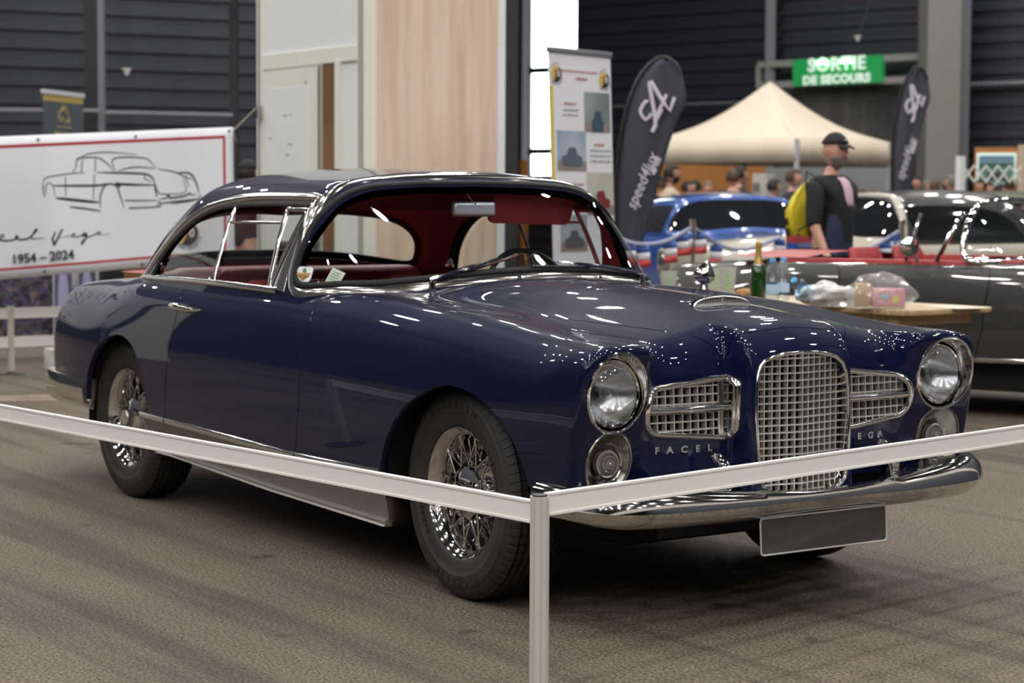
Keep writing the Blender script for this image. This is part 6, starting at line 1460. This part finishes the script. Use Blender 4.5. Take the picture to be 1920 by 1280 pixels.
for i,(px,tp,hr) in enumerate(crowd):
    o=W_('distant visitor in %s with %s hair, %s from the grey pillar in the far crowd'%(tp,hr,['%d steps'%(i+2)][0]) if False else 'distant visitor in %s, %s'%(tp,['just left of the second sail flag pole','next left of the grey pillar','left of the pillar foot, pale haired','below the pillar, brown haired','in front of the pillar foot, dark haired','right of the pillar by the lattice frame','below the framed picture, dark haired','beside the yellow visitor under the framed picture','tall behind the red car','left of the pale beige panel','at the very right edge','between the cream sweater and the tent','under the tent left of the navy hoodie'][i]),px,30+(i*1.7)%4-(.9 if i==7 else 0),-180+i*67,H=1.60+.04*((i*3)%4),top=tp,bottom='denim',hair=hr,lod=0)
# people on the near side of the hall, seen mirrored in the paint
person('visitor in a white t-shirt and jeans standing across from the coupe, mirrored in its door',(-3.9,-6.6,0),R_(60),1.74,'white','denim','brown',lod=1,sleeve=.1,arms=((20,10,70),(20,10,60)))
person('visitor in a pale shirt bending over across the aisle, mirrored in the front wing',(-.4,-8.2,0),R_(100),1.70,'white','grey','dark',lod=0,sleeve=.1)
person('visitor in a red jacket standing across the aisle behind the pale shirt',(.9,-9.4,0),R_(80),1.72,'red','denim','dark',lod=0)
# ------------------------------------------------------------------ the other cars
def frosty(n,c,metal=0): return mat(n,c,rough=.4,coat=1,coatr=.03,metal=metal)
GN=np.linspace(0,1,120); 
SH2=shell(FB,((-4.15,1.15),(-1.2,1.2),(.31,1.3)),((-3.25,.30),(-.42,.42),(.31,.60)),np.linspace(0,1,150),np.linspace(0,1,60),np.linspace(0,1,44))
SH2=clip(SH2,low); SH2=clip(SH2,lambda x,y,z: np.where(Y(y)>.4,AF(x,z),1.0)); SH2=clip(SH2,lambda x,y,z: np.where(Y(y)>.4,AR(x,z),1.0))
G2=shell(FG,((-3.5,-.35),(-1.0,1.0),(.93,1.6)),((-2.3,-1.35),(-.25,.25),(.93,1.10)),np.linspace(0,1,90),np.linspace(0,1,60),np.linspace(0,1,36))
def cheapwheel(car,x,y,s):
    m=MB(); Mx=Matrix.Rotation(PI/2,4,'X'); m.lathe([(.20,.07),(.214,.088),(.262,.10),(.30,.10),(.331,.088),(.343,.06),(.343,-.06),(.331,-.088),(.20,-.07)],Mx,40,cap=False); o=m.obj('wheel',MT['tyre'],car,fix=False,loc=(x,y,.3435),rot=(0,0,0 if s<0 else PI))
    m=MB(); m.lathe([(0,.075),(.06,.08),(.10,.06),(.19,.05),(.21,.078),(.212,.07)],Mx,32,cap=False); m.obj('hub_cap',MT['chrome'],o,fix=False)
def othercar(name,label,loc,rz,paint,roof=None,sc=(1,1,1),cat='car',open_=False,group=None):
    t=thing(name,label,cat,loc,rz,group); t.scale=sc
    B2=SH2
    if open_: B2=clip(SH2,lambda x,y,z: np.maximum(np.maximum(FG(x,y,np.full_like(z,.965))+.02,(-2.75-x)),.80-z))
    else: B2=clip(SH2,lambda x,y,z: np.maximum(FG(x,y,np.full_like(z,.965))+.015,.80-z))
    fr_=clip(B2,lambda x,y,z: x-xf(z)-.004); md_=clip(clip(B2,lambda x,y,z:x-xf(z)+.004,-1),lambda x,y,z:x-xr(z)-.004); rr_=clip(B2,lambda x,y,z:x-xr(z)+.004,-1)
    panel('front_wings',fr_,FB,paint,t,.02)
    for s in (-1,1): panel('door',clip(md_,lambda x,y,z:y*s),FB,paint,t,.02)
    panel('rear_body',rr_,FB,paint,t,.02)
    m=MB(); m.box((-3.4,-.70,.16),(.5,.70,.42)); m.obj('underbody',MT['dark'],t)
    for x in (0,-2.633):
        for s in (-1,1): cheapwheel(t,x,s*.70,s)
    for s in (-1,1):
        P=ring_on(s*.679,.718,.110,.114,28); m=MB(); m.tube(P,.012,6,closed=True); c=Vector((.70,s*.679,.716)); m.lathe([(.108,0),(.09,.02),(.05,.035),(0,.04)],frame(c,(0,1,0),(0,0,1)),20,cap=False); m.obj('headlamp',MT['reflector'],t,fix=False)
        P=[sidept(x,np.interp(x,[-2.36,-1.0,-.39],[.389,.358,.367]),s,FB) for x in np.linspace(-2.30,-.42,12)]; mould('sill_moulding',P,FB,.03,.01,MT['chrome'],parent=t)
    if not open_:
        sh_=clip(clip(clip(G2,lambda x,y,z:-WSF(x,y,z)),lambda x,y,z:-hside(x,y,z)),lambda x,y,z:-hrear(x,y,z)); panel('roof',sh_,FG,roof or paint,t,.03)
        MT.setdefault('dglass',mat('dark_glass',(.012,.014,.016),rough=.03,coat=1))
        panel('windscreen',clip(G2,WSF),FG,MT['dglass'],t,0); [panel('side_window',clip(clip(G2,hside),lambda x,y,z:y*s),FG,MT['dglass'],t,0) for s in (-1,1)]; panel('rear_window',clip(G2,hrear),FG,MT['dglass'],t,0)
        mould('windscreen_frame',smooth_path(wsloop(.03),1,True),FG,.07,.012,paint,True,parent=t)
    return t
def screenframe(t):
    W=wsloop(.012); mould('windscreen_frame',smooth_path(W,1,True),FG,.045,.016,MT['chrome'],True,parent=t); panel('windscreen',clip(G2,WSF),FG,MT['glass'],t,0)
# dark grey convertible behind the table
hd=math.atan2(RT.y,RT.x)+R_(-33)
loc=at(2180,12.05)
GC=othercar('convertible','dark grey open convertible with red seats behind the trestle table','',0,None) if False else None
PG=frosty('grey_car_paint',(.026,.026,.025))
GC=othercar('convertible','dark grey open convertible with red seats standing behind the trestle table',tuple(loc),hd,PG,open_=True,sc=(.88,1,.97)); screenframe(GC)
m=MB(); rows=[[(x,y,.965+.03*(1-(y/.75)**2)) for y in np.linspace(-.75,.75,13)] for x in (-2.85,-2.7,-2.45,-2.3)]; m.grid(rows); m.obj('tonneau',MT['red'],GC)
for s in (-1,1):
    m=MB(); rows=[]
    for t_ in np.linspace(0,1,11):
        z=.56+.47*t_; xx=-1.90-.14*t_; w=.25*(1-.5*max(0,t_-.75)**2*4); rows.append([(xx+.06*math.cos(a)*(1 if t_<.92 else .6),s*.36+w*math.sin(a),z) for a in np.linspace(0,2*PI,21)])
    m.grid(rows); m.add(rows[-1][:-1],[tuple(range(20))]); m.obj('seat_back',MT['red'],GC)
    m=MB(); m.box((-2.5,s*.735-.012,.42),(-1.0,s*.735+.012,.965)); m.obj('door_card',MT['red'],GC,bevel=.01)
m=MB(); m.box((-2.95,-.70,.38),(-.70,.70,.42)); m.obj('cabin_floor',MT['headliner'],GC)
m=MB(); m.box((-.98,-.70,.80),(-.74,.70,.975)); m.obj('dashboard',MT['redtrim'],GC,bevel=.03)
for x0,x1,w in ((-1.52,-1.47,.030),(-1.30,-1.17,.030)):
    pts=[sidept(x0+(x1-x0)*q,.955+.30*q,-1) for q in np.linspace(0,1,8)]; m=MB(); m.tube(pts,.016,8); m.obj('window_frame',MT['chrome'],GC)
m=MB(); m.tube([(-1.42,-.80,.95),(-1.44,-.85,1.0),(-1.45,-.87,1.03)],.010,8); m.lathe([(0,-.05),(.04,-.045),(.062,-.01),(.064,.04),(.05,.05),(0,.045)],frame((-1.45,-.90,1.05),(0,1,0),(0,0,1)),20,cap=False); m.obj('wing_mirror',MT['chrome'],GC,fix=False)
P=[sidept(x,.93,-1,FB) for x in np.linspace(-2.6,.3,20)]
mould('waist_moulding',P,FB,.014,.008,MT['chrome'],parent=GC)
pS=sidept(-.62,.78,-1,FB); nS=Vector((0,-1,0)); 
text('Facel',.060,.004,frame(Vector(pS)+Vector((0,-.006,0)),(1,0,0),(0,0,1)),shear=.4).obj('wing_script',MT['letter'],GC,smooth=False,fix=False)
# bright blue coupe facing the camera
PB=frosty('bright_blue_paint',(.010,.07,.33))
hb=math.atan2(-FW.y,-FW.x)+R_(14)
t=othercar('sports_coupe','bright blue sports coupe facing the camera behind the flag rope',tuple(at(1452,20.6)),hb,PB,sc=(1,1.06,.99))
m=MB(); m.box((-.95,-.02,1.0),(-.80,.45,1.012)); o=m.obj('windscreen_card',MT['white'],t); o.location=(.05,.0,-.02)
# cream and white cars on the right
hw_=math.atan2(RT.y,RT.x)+R_(-25)
othercar('classic_saloon','cream white classic car with a black roof on the right behind the grey convertible',tuple(at(1420,17.9)),HRT+PI+R_(16),frosty('cream_paint',(.42,.39,.32)),roof=frosty('black_roof',(.012,.012,.012)),sc=(.95,.95,1.0))
othercar('classic_saloon','black saloon with pale roof rail beyond the cream white car',tuple(at(1640,25.0)),HRT+PI+R_(8),frosty('black_paint',(.012,.012,.012)),roof=frosty('olive_roof',(.10,.11,.06)),sc=(.95,.95,1.03))
othercar('classic_saloon','dark red classic car at the right edge beyond the grey convertible',tuple(at(2330,20.5)),HRT+R_(4),frosty('dark_red_paint',(.16,.02,.012)),sc=(.9,.9,.98))
othercar('classic_saloon','small red car half hidden behind the large sail flag',tuple(at(1212,26.8)),hb-R_(14),frosty('red_paint',(.25,.02,.02)),sc=(.75,.85,.9))
# ------------------------------------------------------------------ tricolour bunting on stanchions
fb_=mat('flag_blue',(.05,.11,.38)); fw_=mat('flag_white',(.60,.60,.64)); fr_=mat('flag_red',(.50,.05,.05))
def bunting(label,pts,flags):
    P=smooth_path([at(px,D,z) for px,D,z in pts],6); t=thing('bunting',label,'bunting',tuple(P[0]-Vector((0,0,P[0].z))),0,'tricolour flag ropes'); O=t.location
    m=MB(); m.tube([p-O for p in P],.016,6); m.obj('rope',mat('rope_blue_white',(.30,.32,.45)) if 'rope_blue_white' not in bpy.data.materials else bpy.data.materials['rope_blue_white'],t)
    for i,(px,dz) in enumerate(flags):
        q=min(P,key=lambda p: abs(960+(p-CAMP).dot(CR)/((p-CAMP).dot(_d))*FPX-px)); q=q-O; w=.10; r=rnd.uniform(-.25,.25); a=rnd.uniform(-.12,.12)
        M_=Matrix.Translation(q)@Matrix.Rotation(math.atan2(RT.y,RT.x)+r,4,'Z')@Matrix.Rotation(a,4,'Y')
        f=None
        for j,mm in enumerate((fb_,fw_,fr_)):
            mb=MB(); mb.grid([[M_@Vector((x,.008*math.sin(x*40+zf*30),-zf)) for x in np.linspace(-w/2,w/2,7)] for zf in (.010+.055*j,.038+.055*j,.065+.055*j)]); o=mb.obj('flag' if j==0 else 'flag_band',mm,t if j==0 else f); md=o.modifiers.new('s','SOLIDIFY'); md.thickness=.0015
            if j==0: f=o
    return t
bunting('rope of small French flags in front of the blue sports coupe, left of its stanchion',[(1150,15.0,1.02),(1195,15.0,.965),(1245,15.2,.98),(1293,15.4,1.08)],[(1178,0),(1208,0),(1252,0),(1278,0),(1290,0)])
bunting('rope of small French flags right of the stanchion before the blue sports coupe',[(1301,15.4,1.08),(1350,15.8,.94),(1400,16.0,.91),(1460,16.1,1.0)],[(1308,0),(1345,0),(1462,0)])
bunting('rope of small French flags in front of the cream car',[(1560,15.7,.93),(1610,15.8,.90),(1650,15.9,.97),(1684,15.9,1.06)],[(1597,0),(1626,0),(1655,0),(1672,0),(1682,0)])
for px,D,l in ((1297,15.4,'chrome stanchion holding the flag rope in front of the blue sports coupe'),(1689,15.9,'chrome stanchion holding the flag rope in front of the cream car')):
    m=MB(); m.lathe([(.16,0),(.16,.015),(.03,.03),(.022,.05),(.022,1.10),(.03,1.12),(.025,1.15),(0,1.16)],n=20,cap=False); o=m.obj('stanchion',MT['chrome'],fix=False,loc=at(px,D)); tag(o,l,'stanchion','flag rope stanchions')
o=wallbox('blue_box',1472,16.0,1494,15.95,0,.96,.3,PB); tag(o,'blue and red display box behind the water bottles','box'); wallbox('box_top',1472,16.0,1494,15.95,.96,1.04,.3,MT['red'],o)
